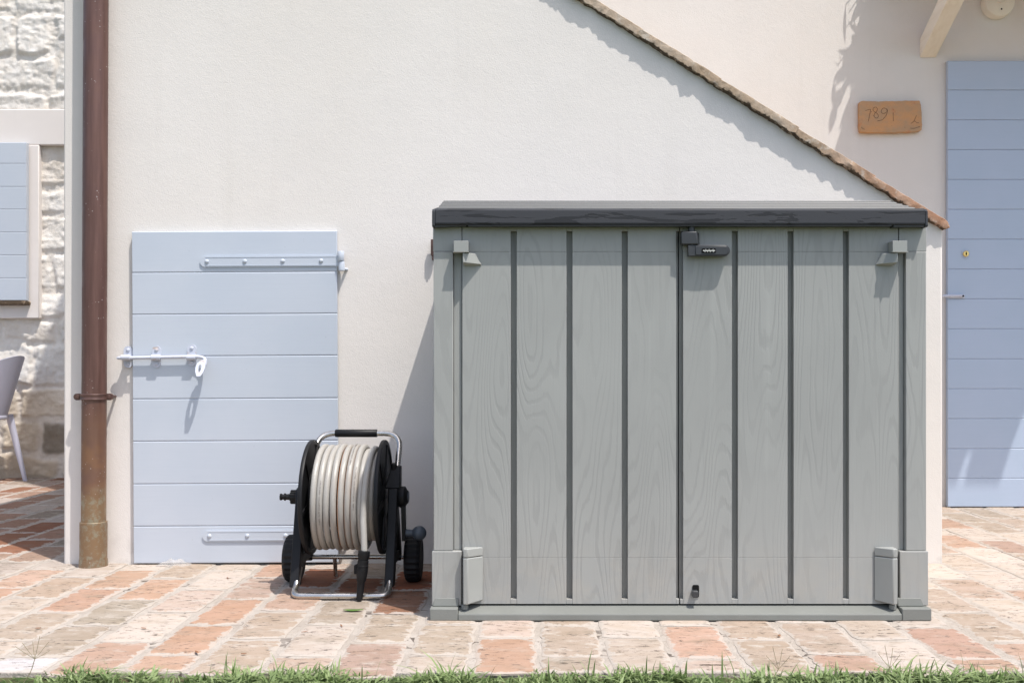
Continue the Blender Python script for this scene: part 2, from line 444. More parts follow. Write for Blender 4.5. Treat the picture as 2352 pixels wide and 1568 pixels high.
def arcpoly(x0, x1, z0, z1, r, n=6, which=(1, 1, 1, 1)):
    """rounded rectangle outline; which = bottom-left, bottom-right, top-right, top-left"""
    out = []
    for (cx, cz, a0), on in zip(((x0+r, z0+r, 180), (x1-r, z0+r, 270), (x1-r, z1-r, 0), (x0+r, z1-r, 90)), which):
        if on:
            for k in range(n+1):
                a = math.radians(a0+90*k/n); out.append((cx+r*math.cos(a), cz+r*math.sin(a)))
        else:
            sx = -1 if a0 in (180, 90) else 1; sz = -1 if a0 in (180, 270) else 1
            out.append((cx+sx*r, cz+sz*r))
    return out

# numpy value noise
def h2(ix, iy, s):
    n = (ix*374761393+iy*668265263+s*982451653) & 0x7fffffff
    n = (n ^ (n >> 13))*1274126177 & 0x7fffffff
    return ((n ^ (n >> 16)) & 0xffff)/65535.0
def vnoise(x, y, s=0):
    ix = np.floor(x).astype(np.int64); iy = np.floor(y).astype(np.int64)
    fx = x-ix; fy = y-iy; fx = fx*fx*(3-2*fx); fy = fy*fy*(3-2*fy)
    return (h2(ix, iy, s)*(1-fx)+h2(ix+1, iy, s)*fx)*(1-fy)+(h2(ix, iy+1, s)*(1-fx)+h2(ix+1, iy+1, s)*fx)*fy
def fbm(x, y, s=0, o=4):
    r = 0; a = .5
    for k in range(o): r = r+a*vnoise(x*2**k, y*2**k, s+k*17); a *= .5
    return r

# ------------------------------------------------------------------ ground
g = MB().add([(-300, -300, -.03), (300, -300, -.03), (300, 300, -.03), (-300, 300, -.03)], [(0, 1, 2, 3)])
kind(g.build('ground', M['lawn'], origin=(0, 0, -.03)), 'structure')
kind(MB().box(-9, 9, -6, 2.47, -.028, -.012).build('lawn', M['lawn'], origin=(0, 0, -.028)), 'structure')

# paving: every brick its own raised slab inside one paving sheet
PAL = [((.76, .665, .57), 1.0), ((.72, .63, .54), 1.0), ((.74, .64, .55), 1.0), ((.76, .67, .58), 1.0), ((.70, .60, .50), 1.0), ((.64, .54, .44), 1.0), ((.66, .52, .43), 1.0), ((.60, .49, .39), 1.0), ((.51, .40, .30), 1.0), ((.57, .455, .36), 1.0), ((.50, .405, .31), 1.0), ((.44, .365, .28), .9), ((.58, .435, .34), .9)]
ORG = [((.56, .345, .235), .45), ((.58, .375, .27), .6), ((.53, .315, .215), .4)]
OV = {}
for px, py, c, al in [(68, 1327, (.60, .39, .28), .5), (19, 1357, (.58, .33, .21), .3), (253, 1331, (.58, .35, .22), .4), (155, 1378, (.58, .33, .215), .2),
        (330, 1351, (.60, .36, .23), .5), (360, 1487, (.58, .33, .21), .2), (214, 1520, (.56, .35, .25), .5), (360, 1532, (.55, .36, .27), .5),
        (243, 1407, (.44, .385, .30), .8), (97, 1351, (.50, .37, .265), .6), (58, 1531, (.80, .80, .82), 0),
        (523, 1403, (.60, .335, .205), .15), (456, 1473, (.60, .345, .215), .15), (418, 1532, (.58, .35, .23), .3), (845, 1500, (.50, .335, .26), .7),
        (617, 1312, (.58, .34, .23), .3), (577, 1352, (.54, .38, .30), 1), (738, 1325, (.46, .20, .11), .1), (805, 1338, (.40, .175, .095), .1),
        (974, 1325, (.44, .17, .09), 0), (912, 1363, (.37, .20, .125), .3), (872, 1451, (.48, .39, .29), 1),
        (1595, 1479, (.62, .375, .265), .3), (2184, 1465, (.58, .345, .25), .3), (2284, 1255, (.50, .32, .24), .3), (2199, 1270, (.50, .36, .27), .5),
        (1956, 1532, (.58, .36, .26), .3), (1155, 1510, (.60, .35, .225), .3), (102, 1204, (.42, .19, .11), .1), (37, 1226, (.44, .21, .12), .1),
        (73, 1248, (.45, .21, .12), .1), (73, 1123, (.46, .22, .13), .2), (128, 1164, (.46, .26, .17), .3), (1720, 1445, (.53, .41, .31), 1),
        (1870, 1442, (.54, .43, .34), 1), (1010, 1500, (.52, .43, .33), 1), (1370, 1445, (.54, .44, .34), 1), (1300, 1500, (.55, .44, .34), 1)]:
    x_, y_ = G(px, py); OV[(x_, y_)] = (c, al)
br = random.Random(11)
B = MB()
B.cur = 1; B.box(-4.6, 5.2, 2.462, 9.0, -.03, -.0015)
B.cur = 0
pitch, Lb = .17, .325
for k in range(-26, 34):
    xa = -1.001+k*pitch; ph = 2.92+(Lb/2 if k % 2 else 0)+br.uniform(-.02, .02)
    jy = -3 if k % 2 else -2
    y = ph-2*Lb if ph-2*Lb > 2.44 else ph-Lb
    while y > 2.40: y -= Lb
    if y < 2.46: ycur = 2.458+br.uniform(0, .012)
    else: ycur = y
    ynext = y+Lb
    while ycur < 7.0:
        x0 = xa+.007+br.uniform(-.004, .005); x1 = xa+pitch-.007+br.uniform(-.005, .004)
        y0 = ycur+.006; y1 = ynext-.006+br.uniform(-.006, .006)
        ycur = ynext; ynext = ynext+Lb+br.uniform(-.012, .012)
        if y1-y0 < .05: continue
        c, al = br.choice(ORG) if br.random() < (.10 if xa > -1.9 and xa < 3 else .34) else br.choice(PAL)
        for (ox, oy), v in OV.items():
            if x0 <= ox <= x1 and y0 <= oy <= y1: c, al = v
        j = br.uniform(.95, 1.06); f_ = (.27 if c[1] > .24 else 0) if ynext < 4.6 or xa > 0 else .0  # darkest bricks stay unblended, deepening the shade under the reel and rear left
        if ynext > 4.2 and xa < -1.6: j *= .84  # rear-left bricks darkened for age and dirt, and to deepen the shade
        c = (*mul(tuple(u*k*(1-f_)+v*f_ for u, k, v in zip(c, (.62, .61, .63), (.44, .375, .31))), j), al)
        outl = []
        per = [((x0, y0), (x1, y0)), ((x1, y0), (x1, y1)), ((x1, y1), (x0, y1)), ((x0, y1), (x0, y0))]
        for (a, b) in per:
            n = 5 if abs(a[0]-b[0]) > .01 else 9
            for i in range(n):
                t = i/n; cr = .004 if i else .007
                outl.append((a[0]+(b[0]-a[0])*t, a[1]+(b[1]-a[1])*t, i == 0))
        cx, cy = (x0+x1)/2, (y0+y1)/2; zt = br.uniform(-.0006, .0016); tx, ty = br.uniform(-.008, .008), br.uniform(-.006, .006)
        vs = []; ed = []
        rings = [(1.0, -.0075, 0), (1.0, -.0028, 0), (.95, -.0012, .2), (.86, 0, .45), (.62, .0003, .9), (.3, .0003, 1)]
        jit = [(br.uniform(-.0045, .0045), br.uniform(-.0045, .0045)) for _ in outl]
        for s_, dz, e_ in rings:
            for (ox, oy, corner), (jx, jy_) in zip(outl, jit):
                q = .95 if corner and s_ > .9 else 1
                ux, uy = ox-cx, oy-cy
                if s_ == 1.0: sx = sy = q
                else:
                    hx, hy = (x1-x0)/2, (y1-y0)/2; ins = (1-s_)*hx
                    sx = (hx-ins)/hx*q; sy = (hy-ins)/hy*q
                vx, vy = cx+ux*sx+jx*s_, cy+uy*sy+jy_*s_
                vs.append((vx, vy, dz+zt+.0012+tx*(vx-cx)+ty*(vy-cy))); ed.append(e_)
        n = len(outl); fs = []
        for r_ in range(len(rings)-1):
            fs += [(r_*n+i, r_*n+(i+1) % n, (r_+1)*n+(i+1) % n, (r_+1)*n+i) for i in range(n)]
        fs.append(tuple((len(rings)-1)*n+i for i in range(n)))
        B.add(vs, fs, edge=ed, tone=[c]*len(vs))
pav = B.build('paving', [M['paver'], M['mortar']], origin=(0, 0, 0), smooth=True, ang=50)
kind(pav, 'structure')

# ------------------------------------------------------------------ front house with the sloping verge
YW = 3.84
def zb(x): return 2.112-.6315*(x-.187)
XL, XR = X(146, YW), X(2165, YW)
house = thing('house', (0, 4.6, 0), 'low white house wing with sloping clay tile edge and small pale blue door', 'house')
mb = MB(); mb.prism([(XL, -.02), (XR, -.02), (XR, zb(XR)+.012), (XL, zb(XL)+.012)], YW, 5.435)
mb.build('wall', M['plaster'], house, bevel=.007, seg=3)
# verge tiles: ragged clay slabs stepping up the slope
tm = MB(); tr = random.Random(5)
L = math.hypot(1, .6315); ux, uz = 1/L, -.6315/L; nx, nz = .6315/L, 1/L
s_end = (1.555-(-1.80))*L
S0 = Vector((-1.80, 0, zb(-1.80)))
tile_len = .334; joints = []
s = s_end
while s > 0: joints.append(s); s -= tile_len+tr.uniform(-.012, .012)
joints.append(-.02)
for ji in range(len(joints)-1):
    s1, s0 = joints[ji], joints[ji+1]
    n = 40; th0, th1 = .026, .037
    fy = YW-.027+tr.uniform(-.004, .003)
    vs = []; ed = []; a1 = tr.random()*50
    lastj = (ji == 0)
    for i in range(n+1):
        t = i/n; sg = s0-.01+(s1-s0+.012)*t
        bow = .004*math.sin(math.pi*t)
        lift = .007*t-.001*(1-t)
        jit = lambda a, f: a*(fbm(np.array(sg*f+a1), np.array(a1*3.1), 3, 3)*2-.9).item()
        zl = lift*.2-.003+jit(.0065, 46); zh = zl*.2+.0255+.005*t+bow*.5+jit(.005, 34)
        ovr = fy+jit(.009, 34)
        if lastj and t > .93: k_ = (t-.93)/.07; zl += .016*k_*k_; zh -= .014*k_*k_; ovr += .006*k_
        def P(off, y): return (S0.x+ux*sg+nx*off, y, S0.z+uz*sg+nz*off)
        ring = [P(zl+.003, 5.43), P(zl, YW+.004), P(zl, ovr+.004), P(zl+.003, ovr+.0005), P((zl+zh)/2, ovr-.001+jit(.006, 60)), P(zh-.002, ovr-.0005), P(zh, ovr+.003), P(zh+.001, 5.43)]
        vs += ring; ed += [0, 0, .05, .25, .55, .9, 1, 1]
    m_ = 8
    fs = [(i*m_+k, i*m_+(k+1) % m_, (i+1)*m_+(k+1) % m_, (i+1)*m_+k) for i in range(n) for k in range(m_)]
    fs += [tuple(range(m_)), tuple(n*m_+k for k in range(m_-1, -1, -1))]
    tm.add(vs, fs, edge=ed)
tm.build('roof', M['tile'], house, smooth=True, ang=28)

def plank_leaf(mb, x0, x1, zs, y0, th):
    """horizontal boards with V joints; zs from top to bottom; front face y0"""
    v = .0028
    for i in range(len(zs)-1):
        zt, zb_ = zs[i], zs[i+1]
        yb = y0+th
        prof = [(yb, zb_), (y0+v, zb_), (y0, zb_+v), (y0, zt-v), (y0+v, zt), (yb, zt)]
        mb.prism(prof, x0, x1, 'x')
DY = YW-.020                                  # front of the small door
DR = ((X(540, DY), Z(910, DY)), math.radians(.33))
d = MB()
zs = [Z(p, DY) for p in (530.5, 625, 721, 817, 915, 1012, 1110, 1207, 1292.5)]
plank_leaf(d, X(305, DY), X(775.5, DY), zs, DY, .016)
door = d.build('door', M['blue'], house, rot=DR, bevel=.0012, seg=2)
door['label'] = 'small pale blue door of wide horizontal boards with a slide bolt'
def strap(y, x0, x1, screws):
    m_ = MB(); zc = Z(y, DY); h = .0205
    xa, xb = X(x0, DY), X(x1, DY)
    pl = [(xa+h+h*math.cos(math.radians(a)), zc+h*math.sin(math.radians(a))) for a in range(270, 89, -15)]
    pl += [(xb, zc+h), (xb, zc-h)]
    m_.prism(pl, DY-.005, DY-.0005)
    for dz in (-.0145, .0145): m_.box(xa+h, xb-.002, DY-.0068, DY-.0045, zc+dz-.0018, zc+dz+.0018)
    xh = X(786, DY)
    o = m_.build('hinge', M['blue'], door, rot=DR, bevel=.0012)
    k = MB()
    return zc
# hinge meshes (strap, barrel, screws in one mesh each)
def hinge(y, x0, screws):
    m_ = MB(); zc = Z(y, DY); h = .0205; xa, xb = X(x0, DY), X(779, DY)
    pl = [(xa+h+h*math.cos(math.radians(a)), zc+h*math.sin(math.radians(a))) for a in range(270, 89, -15)]
    pl += [(xb, zc+h), (xb, zc-h)]
    m_.prism(pl, DY-.005, DY-.0005)
    for dz in (-.0155, .0155): m_.box(xa+h, xb-.002, DY-.0060, DY-.0045, zc+dz-.0014, zc+dz+.0014)
    for sx in screws:
        m_.lathe((X(sx, DY), DY-.0045, zc), (0, -1, 0), [(0, .0085), (.003, .0075), (.0055, .004), (.0058, .0012)], 14)
    xh = X(785.5, DY)
    m_.lathe((xh, DY-.006, zc-.002), (0, 0, 1), [(0, .0118), (.001, .0125), (.036, .0125), (.037, .0118)], 20)
    m_.lathe((xh+.002, DY-.004, zc-.038), (0, 0, 1), [(0, .010), (.002, .0118), (.033, .0118), (.035, .011)], 20)
    m_.tube([(xh+.002, DY-.004, zc-.030), (xh+.012, DY+.004, zc-.030), (xh+.018, YW+.004, zc-.030)], .0055, 10)
    return m_.build('hinge', M['blue'], door, rot=DR, smooth=True, ang=40)
hinge(600.5, 462, (478, 565, 652, 740)); hinge(1229.5, 464, (480, 567, 655, 742))
# slide bolt
bm_ = MB(); BZ = Z(820, DY-.03); BY = DY-.0165
def bx_(px): return X(px, BY)
pts = fillet([(bx_(268), BY, BZ-.003), (bx_(300), BY, BZ-.0022), (bx_(456), BY, BZ+.002), (bx_(473), BY-.006, BZ-.004), (bx_(474), BY-.020, BZ-.030)], [.01, .02, .02], 8)
rr = [.0030]+[.0058]*(len(pts)-1)
bm_.tube([pts[0]]+[Vector((bx_(273), BY, BZ-.0028))]+pts[1:], [.003, .0064]+[.0066]*(len(pts)-1), 12)
# flat hand piece with slot
hx, hz = bx_(466), BZ-.020
def handlepiece():
    out = [(.010, .012), (.0175, .000), (.0190, -.016), (.0165, -.034), (.0075, -.050), (-.0065, -.051), (-.0145, -.034), (-.0165, -.018), (-.0125, -.002), (-.002, .008)]
    inn = [(.0030, -.008), (.0052, -.012), (.0052, -.020), (.0046, -.028), (.0015, -.035), (-.002, -.035), (-.0050, -.028), (-.0052, -.020), (-.0050, -.012), (-.0030, -.008)]
    vs = []
    for dy in (-.003, .003):
        for (a, b) in out+inn: vs.append((hx+a, BY-.022+dy+b*.55, hz+b))
    n = 10; fs = []
    for i in range(n):
        j = (i+1) % n
        fs.append((i, j, n+j, n+i)); fs.append((2*n+i, 3*n+i, 3*n+j, 2*n+j))
        fs.append((i, 2*n+i, 2*n+j, j)); fs.append((n+i, n+j, 3*n+j, 3*n+i))
    return vs, fs
bm_.add(*handlepiece())
def keeper(px, y0, zc):
    cx = X(px, DY); h, w_ = .041, .0167
    pl = [(cx+w_*math.cos(math.radians(a)), zc+(h-w_)+w_*math.sin(math.radians(a))) for a in range(0, 181, 20)]
    pl += [(cx+w_*math.cos(math.radians(a)), zc-(h-w_)+w_*math.sin(math.radians(a))) for a in range(180, 361, 20)]
    bm_.prism(pl, y0-.004, y0-.0004)
    bm_.lathe((cx-.014, BY, BZ-.001), (1, 0, 0), [(0, .0095), (.001, .0108), (.033, .0108), (.034, .0095)], 16)
    bm_.box(cx-.012, cx+.014, BY+.004, y0-.002, BZ-.007, BZ+.005)
    for dz in (.026, -.026): bm_.lathe((cx, y0-.0035, zc+dz), (0, -1, 0), [(0, .0075), (.003, .0065), (.0048, .003), (.005, .001)], 12)
keeper(441, DY, Z(815.5, DY)); keeper(360, DY, Z(819.5, DY)); keeper(291.5, YW-.006, Z(819.5, DY))
bolt = bm_.build('slide_bolt', M['bolt'], door, smooth=True, ang=40)
# black strip on the wall, painted shade for the gap under the door
MB().box(X(330, YW), X(770, YW), YW-.0035, YW-.0015, 0.001, .012).build('gap_shade_strip', M['dark'], house)

# ------------------------------------------------------------------ copper downpipe
PY = YW-.050
dp = thing('drainpipe', (X(215, PY), PY, 0), 'weathered brown copper drainpipe strapped to the white wall left of the small blue door', 'drainpipe')
def pxc(py): return X(220.5-6.0*(py/1300), PY)
r0 = .0437
def zz(py): return Z(py, PY)
pm = MB(); pts = [(pxc(y_), PY, zz(y_)) for y_ in range(1200, -760, -60)]
pm.tube(pts, r0, 40); pm.build('pipe', M['copper'], dp, smooth=True)
sk = MB(); sk.lathe((pxc(1280), PY, zz(1283)), (pxc(1195)-pxc(1280), 0, zz(1195)-zz(1283)), [(0, r0+.0025), (.001, r0+.0045), (.138, r0+.0048), (.1395, r0+.0030), (.1395, r0-.002)], 40)
sk.build('pipe_socket', M['copper'], dp, smooth=True)
lo = MB(); lo.lathe((pxc(1303), PY, -.002), (.01, 0, 1), [(0, r0+.007), (.02, r0+.0065), (.031, r0+.006), (.0315, r0+.002), (.0315, r0-.006)], 40)
lo.build('ground_collar', M['copper'], dp, smooth=True)
st = MB(); zc = zz(911); cx = pxc(911)
band = []
for k in range(64):
    a = 2*math.pi*k/64; band.append((a,))
vs = []; prof = [(0, -.0115), (.004, -.0115), (.0052, -.0085), (.0035, -.004), (.0035, .004), (.0052, .0085), (.004, .0115), (0, .0115)]
n = 48
for k in range(n):
    a = 2*math.pi*k/n
    for (dr, dz) in prof: vs.append((cx+(r0+.0005+dr)*math.cos(a), PY+(r0+.0005+dr)*math.sin(a), zc+dz))
m_ = len(prof)
st.add(vs, [(k*m_+i, k*m_+(i+1) % m_, ((k+1) % n)*m_+(i+1) % m_, ((k+1) % n)*m_+i) for k in range(n) for i in range(m_)])
for sx in (-1, 1):
    ex = cx+sx*(r0+.014)
    st.prism(arcpoly(ex-.0165, ex+.0135, zc-.0125, zc+.0125, .012), PY-.006, PY+.006)
    st.lathe((ex+sx*.001, PY-.006, zc), (0, -1, 0), [(0, .0075), (.003, .007), (.0035, .0045)], 12)
    st.lathe((ex+sx*.001, PY+.006, zc), (0, 1, 0), [(0, .005), (.042, .005)], 10)
st.build('pipe_strap', M['copper_dark'], dp, smooth=True, ang=35)

# ------------------------------------------------------------------ main house behind (recessed wall, tall)
YR = 5.44
main = thing('house', (2.2, 6.4, 0), 'tall cream house behind the tiled wing, with brass-locked pale blue door', 'house')
mm = MB(); mm.prism([(XL, 5.06), (.05, 5.06), (.05, YR), (6.5, YR), (6.5, 9.0), (XL, 9.0)], -.02, 5.5, 'z')  # unseen block stepping forward at left, added to shade the stone wall
# keep the low wing and this wall from touching face to face
mm.v = [(a, (5.437 if (b == 5.06) else b), c) if False else (a, b, c) for a, b, c in mm.v]
mw = mm.build('wall', M['plaster_cream'], main)
MB().prism([(XL-.05, 5.502), (6.6, 5.502), (6.6, 5.56), (XL-.05, 5.56)], 5.06, 9.1).build('roof', M['roof_far'], main)
d2 = MB(); RY = YR-.030
zs = [Z(p, RY) for p in (140, 207, 275.5, 344, 412.5, 481, 549.5, 618, 686.5, 755, 824, 892.5, 961, 1030, 1098, 1163.5)]
plank_leaf(d2, X(2177, RY), X(2177, RY)+.98, zs, RY, .027)
door2 = d2.build('door', M['blue_r'], main, bevel=.0015)
door2['label'] = 'tall pale blue boarded door with brass keyhole'
e = MB(); cx, cz = X(2217.5, RY), Z(583, RY)
hexp = [(cx+.026*math.cos(math.radians(a))*.9, cz+.029*math.sin(math.radians(a))) for a in range(30, 390, 60)]
e.prism(hexp, RY-.0025, RY-.0003); e.build('escutcheon', M['blue_r'], door2, bevel=.0008)
e = MB(); e.lathe((cx, RY-.0025, cz), (0, -1, 0), [(0, .0155), (.007, .0155), (.009, .013), (.0092, .001)], 24)
e.build('lock_cylinder', M['brass'], door2, smooth=True)
e = MB(); e.box(cx-.0018, cx+.0018, RY-.0130, RY-.0112, cz-.009, cz+.009); e.lathe((cx, RY-.0112, cz), (0, -1, 0), [(0, .004), (.0018, .004)], 12)
e.build('keyhole', M['dark'], door2)
e = MB(); lz = Z(680, RY); e.box(X(2176, RY), X(2215, RY), RY-.004, RY-.0004, lz-.012, lz+.010)
e.tube([(X(2163, RY), RY-.010, lz), (X(2213, RY), RY-.010, lz+.001)], .0062, 10)
for p in (2168, 2180, 2203): e.lathe((X(p, RY), RY-.010, lz), (1, 0, 0), [(0, .0085), (.012, .0085)], 12)
e.build('slide_bolt', M['bolt'], door2, smooth=True, ang=40)
for p in (2199, 2210):
    pass
MB().lathe((X(2209, RY), RY-.012, lz), (0, -1, 0), [(0, .006), (.008, .005)], 10).build('bolt_knob', M['dark'], door2, smooth=True)

# brick plaque with scratched digits
pq = thing('plaque', (X(2045, YR), YR, Z(305, YR)), 'terracotta brick plaque scratched with the number 7891 on the cream wall', 'plaque')
b = MB(); pl = []
def pqxy(cx_, cy_): return (X(1895+cx_*.2564, YR-.03), Z(cy_*.2564, YR-.03))
pc = [(320, 1188), (590, 1190), (760, 1186), (845, 1180), (866, 1165), (871, 1120), (866, 1060), (868, 1010), (858, 940), (848, 904), (780, 902), (600, 907), (450, 909), (340, 905), (318, 910), (303, 926), (306, 1000), (308, 1080), (306, 1130), (312, 1178)]
for a_, c_ in zip(pc, pc[1:]+pc[:1]):
    p_, q_ = pqxy(*a_), pqxy(*c_); k_ = max(1, int(math.hypot(a_[0]-c_[0], a_[1]-c_[1])/28))
    for i in range(k_): pl.append((p_[0]+(q_[0]-p_[0])*i/k_+tr.uniform(-.0012, .0012), p_[1]+(q_[1]-p_[1])*i/k_+tr.uniform(-.0012, .0012)))
b.prism(pl, YR-.032, YR-.001); b.build('brick', M['plaque'], pq, bevel=.004, seg=3)
yy = YR-.0324
def pqp(cx_, cy_): return (X(1895+cx_*.2564, yy), yy, Z(cy_*.2564, yy))     # crop pixels of the plaque
strokes = [[(362, 993), (408, 978), (402, 1020), (388, 1090)],
           [(470, 975), (455, 958), (432, 968), (428, 988), (445, 1005), (468, 1018), (480, 1040), (470, 1060), (448, 1058), (438, 1040), (446, 1015), (466, 996), (470, 975)],
           [(545, 975), (525, 966), (505, 985), (503, 1008), (520, 1022), (548, 1010), (562, 990), (548, 970), (560, 1000), (548, 1035), (515, 1075), (470, 1085)],
           [(610, 1008), (612, 1088)], [(610, 982), (613, 985)],
           [(820, 1035), (808, 1060), (800, 1085), (770, 1108)], [(800, 1085), (822, 1100), (836, 1102)], [(765, 1150), (800, 1152), (850, 1135)],
           [(325, 1138), (334, 1152), (355, 1160)]]
for k_, s_ in enumerate(strokes):
    P3 = [Vector(pqp(*p)) for p in s_]; ins = MB()
    ins.tube(fillet(P3, .006, 4) if len(P3) > 2 else P3, .00095, 6)
    ins.build('digit' if k_ < 5 else 'scratch', M['ink'], pq)
for p in ((415, 1003), (433, 1035), (716, 1143), (836, 1102)):
    MB().lathe(pqp(*p), (0, -1, 0), [(-.001, .002), (.0005, .0015)], 8).build('pit', M['ink'], pq)

# round lamp on the wall
lp = thing('wall_lamp', (X(2297, YR), YR, Z(40, YR)), 'round cream fitting on the shaded wall above the tall blue door', 'wall lamp')
c_ = (X(2297, YR-.05), YR, Z(3, YR-.05))
MB().lathe(c_, (0, -1, 0), [(.001, .082), (.03, .083), (.05, .078), (.058, .062), (.0585, .02)], 48).build('housing', M['lamp'], lp, smooth=True)
MB().lathe((c_[0]+.003, YR-.0585, c_[2]+.008), (0, -1, 0), [(0, .026), (.003, .025), (.0032, .022), (.001, .020)], 32).build('button', M['lamp'], lp, smooth=True)
MB().lathe((c_[0]+.004, YR-.0570, c_[2]-.045), (0, -1, 0), [(0, .0045), (.0025, .0045)], 12).build('sensor_hole', M['dark'], lp)

# porch canopy: brace, posts and boarded roof above the frame
cp = thing('porch_canopy', (2.8, 4.95, 2.4), 'cream timber canopy bracket projecting from the wall above the tall blue door', 'canopy')
for x0 in (X(2112.5, YR), 3.24):
    b = MB(); w_ = .086
    za, zb2 = Z(133, YR), Z(133, YR)+.098
    sl_ = .49; s1 = .90
    b.hexa([(x0, YR-.001, za), (x0+w_, YR-.001, za), (x0+w_, YR-.001, zb2), (x0, YR-.001, zb2)],
           [(x0, YR-s1, za+sl_*s1), (x0+w_, YR-s1, za+sl_*s1), (x0+w_, YR-s1, zb2+sl_*s1), (x0, YR-s1, zb2+sl_*s1)])
    b.build('brace', M['beam'], cp, bevel=.003)
cr = MB(); HC = 2.955
CY0 = YR-.945; cx0, cx1 = 1.965, 3.375
pl = [(cx0, YR-.002), (cx0, CY0)]
for i in range(1, 10): pl.append((cx0+(cx1-cx0)*i/12, CY0+tr.uniform(-.004, .006)))
pl += [(3.148, CY0), (3.150, CY0+.055), (3.192, CY0+.055), (3.194, CY0+.002)]  # notch added in the unseen roof edge to let a sun streak through
pl += [(cx1, CY0), (cx1, YR-.002)]
cr.prism(pl, HC, HC+.05, 'z'); cr.build('roof', M['timber'], cp)

# climbing plant over the canopy edge (its leaf shadows fall on the wall)
vine = thing('climbing_plant', (1.86, 5.25, 2.96), 'leafy climbing plant hanging over the canopy edge, throwing leaf shadows on the cream wall', 'plant')
vr = random.Random(21); fm = MB(); sm_ = MB()
def leaf(mb, p, dirv, L, W, nrm, g):
    dirv = dirv.normalized(); side = dirv.cross(nrm).normalized(); q = []
    for t, wd in ((0, .12), (.25, .8), (.5, 1), (.75, .65), (1, .02)):
        c = p+dirv*L*t+nrm*(-.18*L*t*t)
        q += [c-side*W*wd*.5, c+side*W*wd*.5]
    mb.add(q, [(0, 1, 3, 2), (2, 3, 5, 4), (4, 5, 7, 6), (6, 7, 9, 8)], shade=[g]*10)
for i in range(34):
    # sprigs reach out beyond the canopy's left edge; their shadow lands left of the wall's shade line
    s_ = vr.uniform(.02, .23)
    base = Vector((1.99, YR-s_, 2.965+vr.uniform(0, .05)))
    ln = vr.uniform(.06, .21)*(1.2-s_*2)
    pts = [base, base+Vector((-ln*.5, vr.uniform(-.03, .03), .015)), base+Vector((-ln, vr.uniform(-.05, .05), -vr.uniform(0, .10)))]
    pp = fillet(pts, .05, 5); sm_.tube(pp, .0022, 6)
    for k in range(9):
        p = pp[min(len(pp)-1, int(k/8*(len(pp)-1)))]
        dv = Vector((vr.uniform(-1, .3), vr.uniform(-.6, .6), vr.uniform(-1.2, .2)))
        leaf(fm, p, dv, vr.uniform(.055, .11), vr.uniform(.024, .042), Vector((vr.uniform(-.4, .4), -1, vr.uniform(-.3, .6))).normalized(), vr.random())
for s_, ln in ((.10, .23), (.22, .16)):
    base = Vector((1.99, YR-s_, 2.98)); sm_.tube([base, base+Vector((-ln*.6, 0, -.02)), base+Vector((-ln, 0, -.14))], .0018, 5)
fm.build('foliage', M['grass'], vine); sm_.build('stem', M['bark'], vine)

# ------------------------------------------------------------------ stone house at far left
YS = 6.90
sh = thing('stone_house', (-3.6, 7.5, 0), 'pale rough limestone house with plaster window surround and blue shutter', 'house')
gx0, gx1, gz0, gz1, gs = -4.9, XL+.02, -.02, 3.7, .0095
nxg, nzg = int((gx1-gx0)/gs), int((gz1-gz0)/gs)
xs = np.linspace(gx0, gx1, nxg); zs_ = np.linspace(gz0, gz1, nzg)
GX, GZ = np.meshgrid(xs, zs_)
wx = GX+.11*(fbm(GX*6, GZ*6, 3)-.47); wz = GZ+.10*(fbm(GX*4, GZ*6, 9)-.47)
sr = random.Random(3)
H = np.zeros_like(GX); MASK = np.zeros_like(GX); TR = np.zeros(GX.shape+(3,))
mortar_c = np.array((.74, .70, .65)); TR[:] = mortar_c
zc = -.04; sid = 0
while zc < 3.8:
    hh = sr.uniform(.17, .29); xc = gx0-.3+sr.uniform(0, .3)
    while xc < gx1+.3:
        ww = sr.uniform(.24, .50)
        cx, cz = xc+ww/2, zc+hh/2
        ax, az = ww/2-.006, hh/2-.005-sr.uniform(0, .008)
        qx, qz = np.abs(wx-cx)-ax+.03, np.abs(wz-cz)-az+.03
        dd = .03-(np.sqrt(np.maximum(qx, 0)**2+np.maximum(qz, 0)**2)+np.minimum(np.maximum(qx, qz), 0))
        m_ = np.clip(dd/.030, 0, 1); m_ = m_*m_*(3-2*m_)
        tilt = sr.uniform(-.05, .05)*(wx-cx)+sr.uniform(-.07, .07)*(wz-cz)
        hgt = sr.uniform(.009, .015)
        H = np.maximum(H, m_*(hgt+tilt))
        base = sr.choice([(.76, .73, .69), (.73, .70, .66), (.78, .75, .71), (.71, .66, .60), (.72, .69, .65)])
        px_c = 1220+cx*F/YS; py_c = 850-(cz-CAMZ)*F/YS
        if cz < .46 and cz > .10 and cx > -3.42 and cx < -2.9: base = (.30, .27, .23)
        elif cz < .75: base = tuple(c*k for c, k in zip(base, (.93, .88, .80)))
        TR = TR*(1-m_[..., None])+np.array(base)*m_[..., None]
        xc += ww
    zc += hh
H = H+.028*(fbm(GX*7, GZ*10, 31, 5)-.47)+.026*(np.abs(fbm(GX*26, GZ*30, 77, 4)-.44))
TR = TR*(.90+.22*fbm(GX*6, GZ*7, 55)[..., None])
low = np.clip((.75-GZ)/.65, 0, 1)*fbm(GX*7, GZ*7, 91)
TR = TR*(1-.45*low[..., None]*np.array((.7, .9, 1.1)))
verts = np.stack([GX, YS-H, GZ], -1).reshape(-1, 3)
idx = np.arange(nxg*nzg).reshape(nzg, nxg)
fc = np.stack([idx[:-1, :-1], idx[:-1, 1:], idx[1:, 1:], idx[1:, :-1]], -1).reshape(-1, 4)
me = bpy.data.meshes.new('wall')
o_ = np.array(wloc(sh)); v_ = verts-o_
me.from_pydata(v_.tolist(), [], fc.tolist()); me.materials.append(M['stone'])
ca = me.color_attributes.new('tone', 'FLOAT_COLOR', 'POINT')
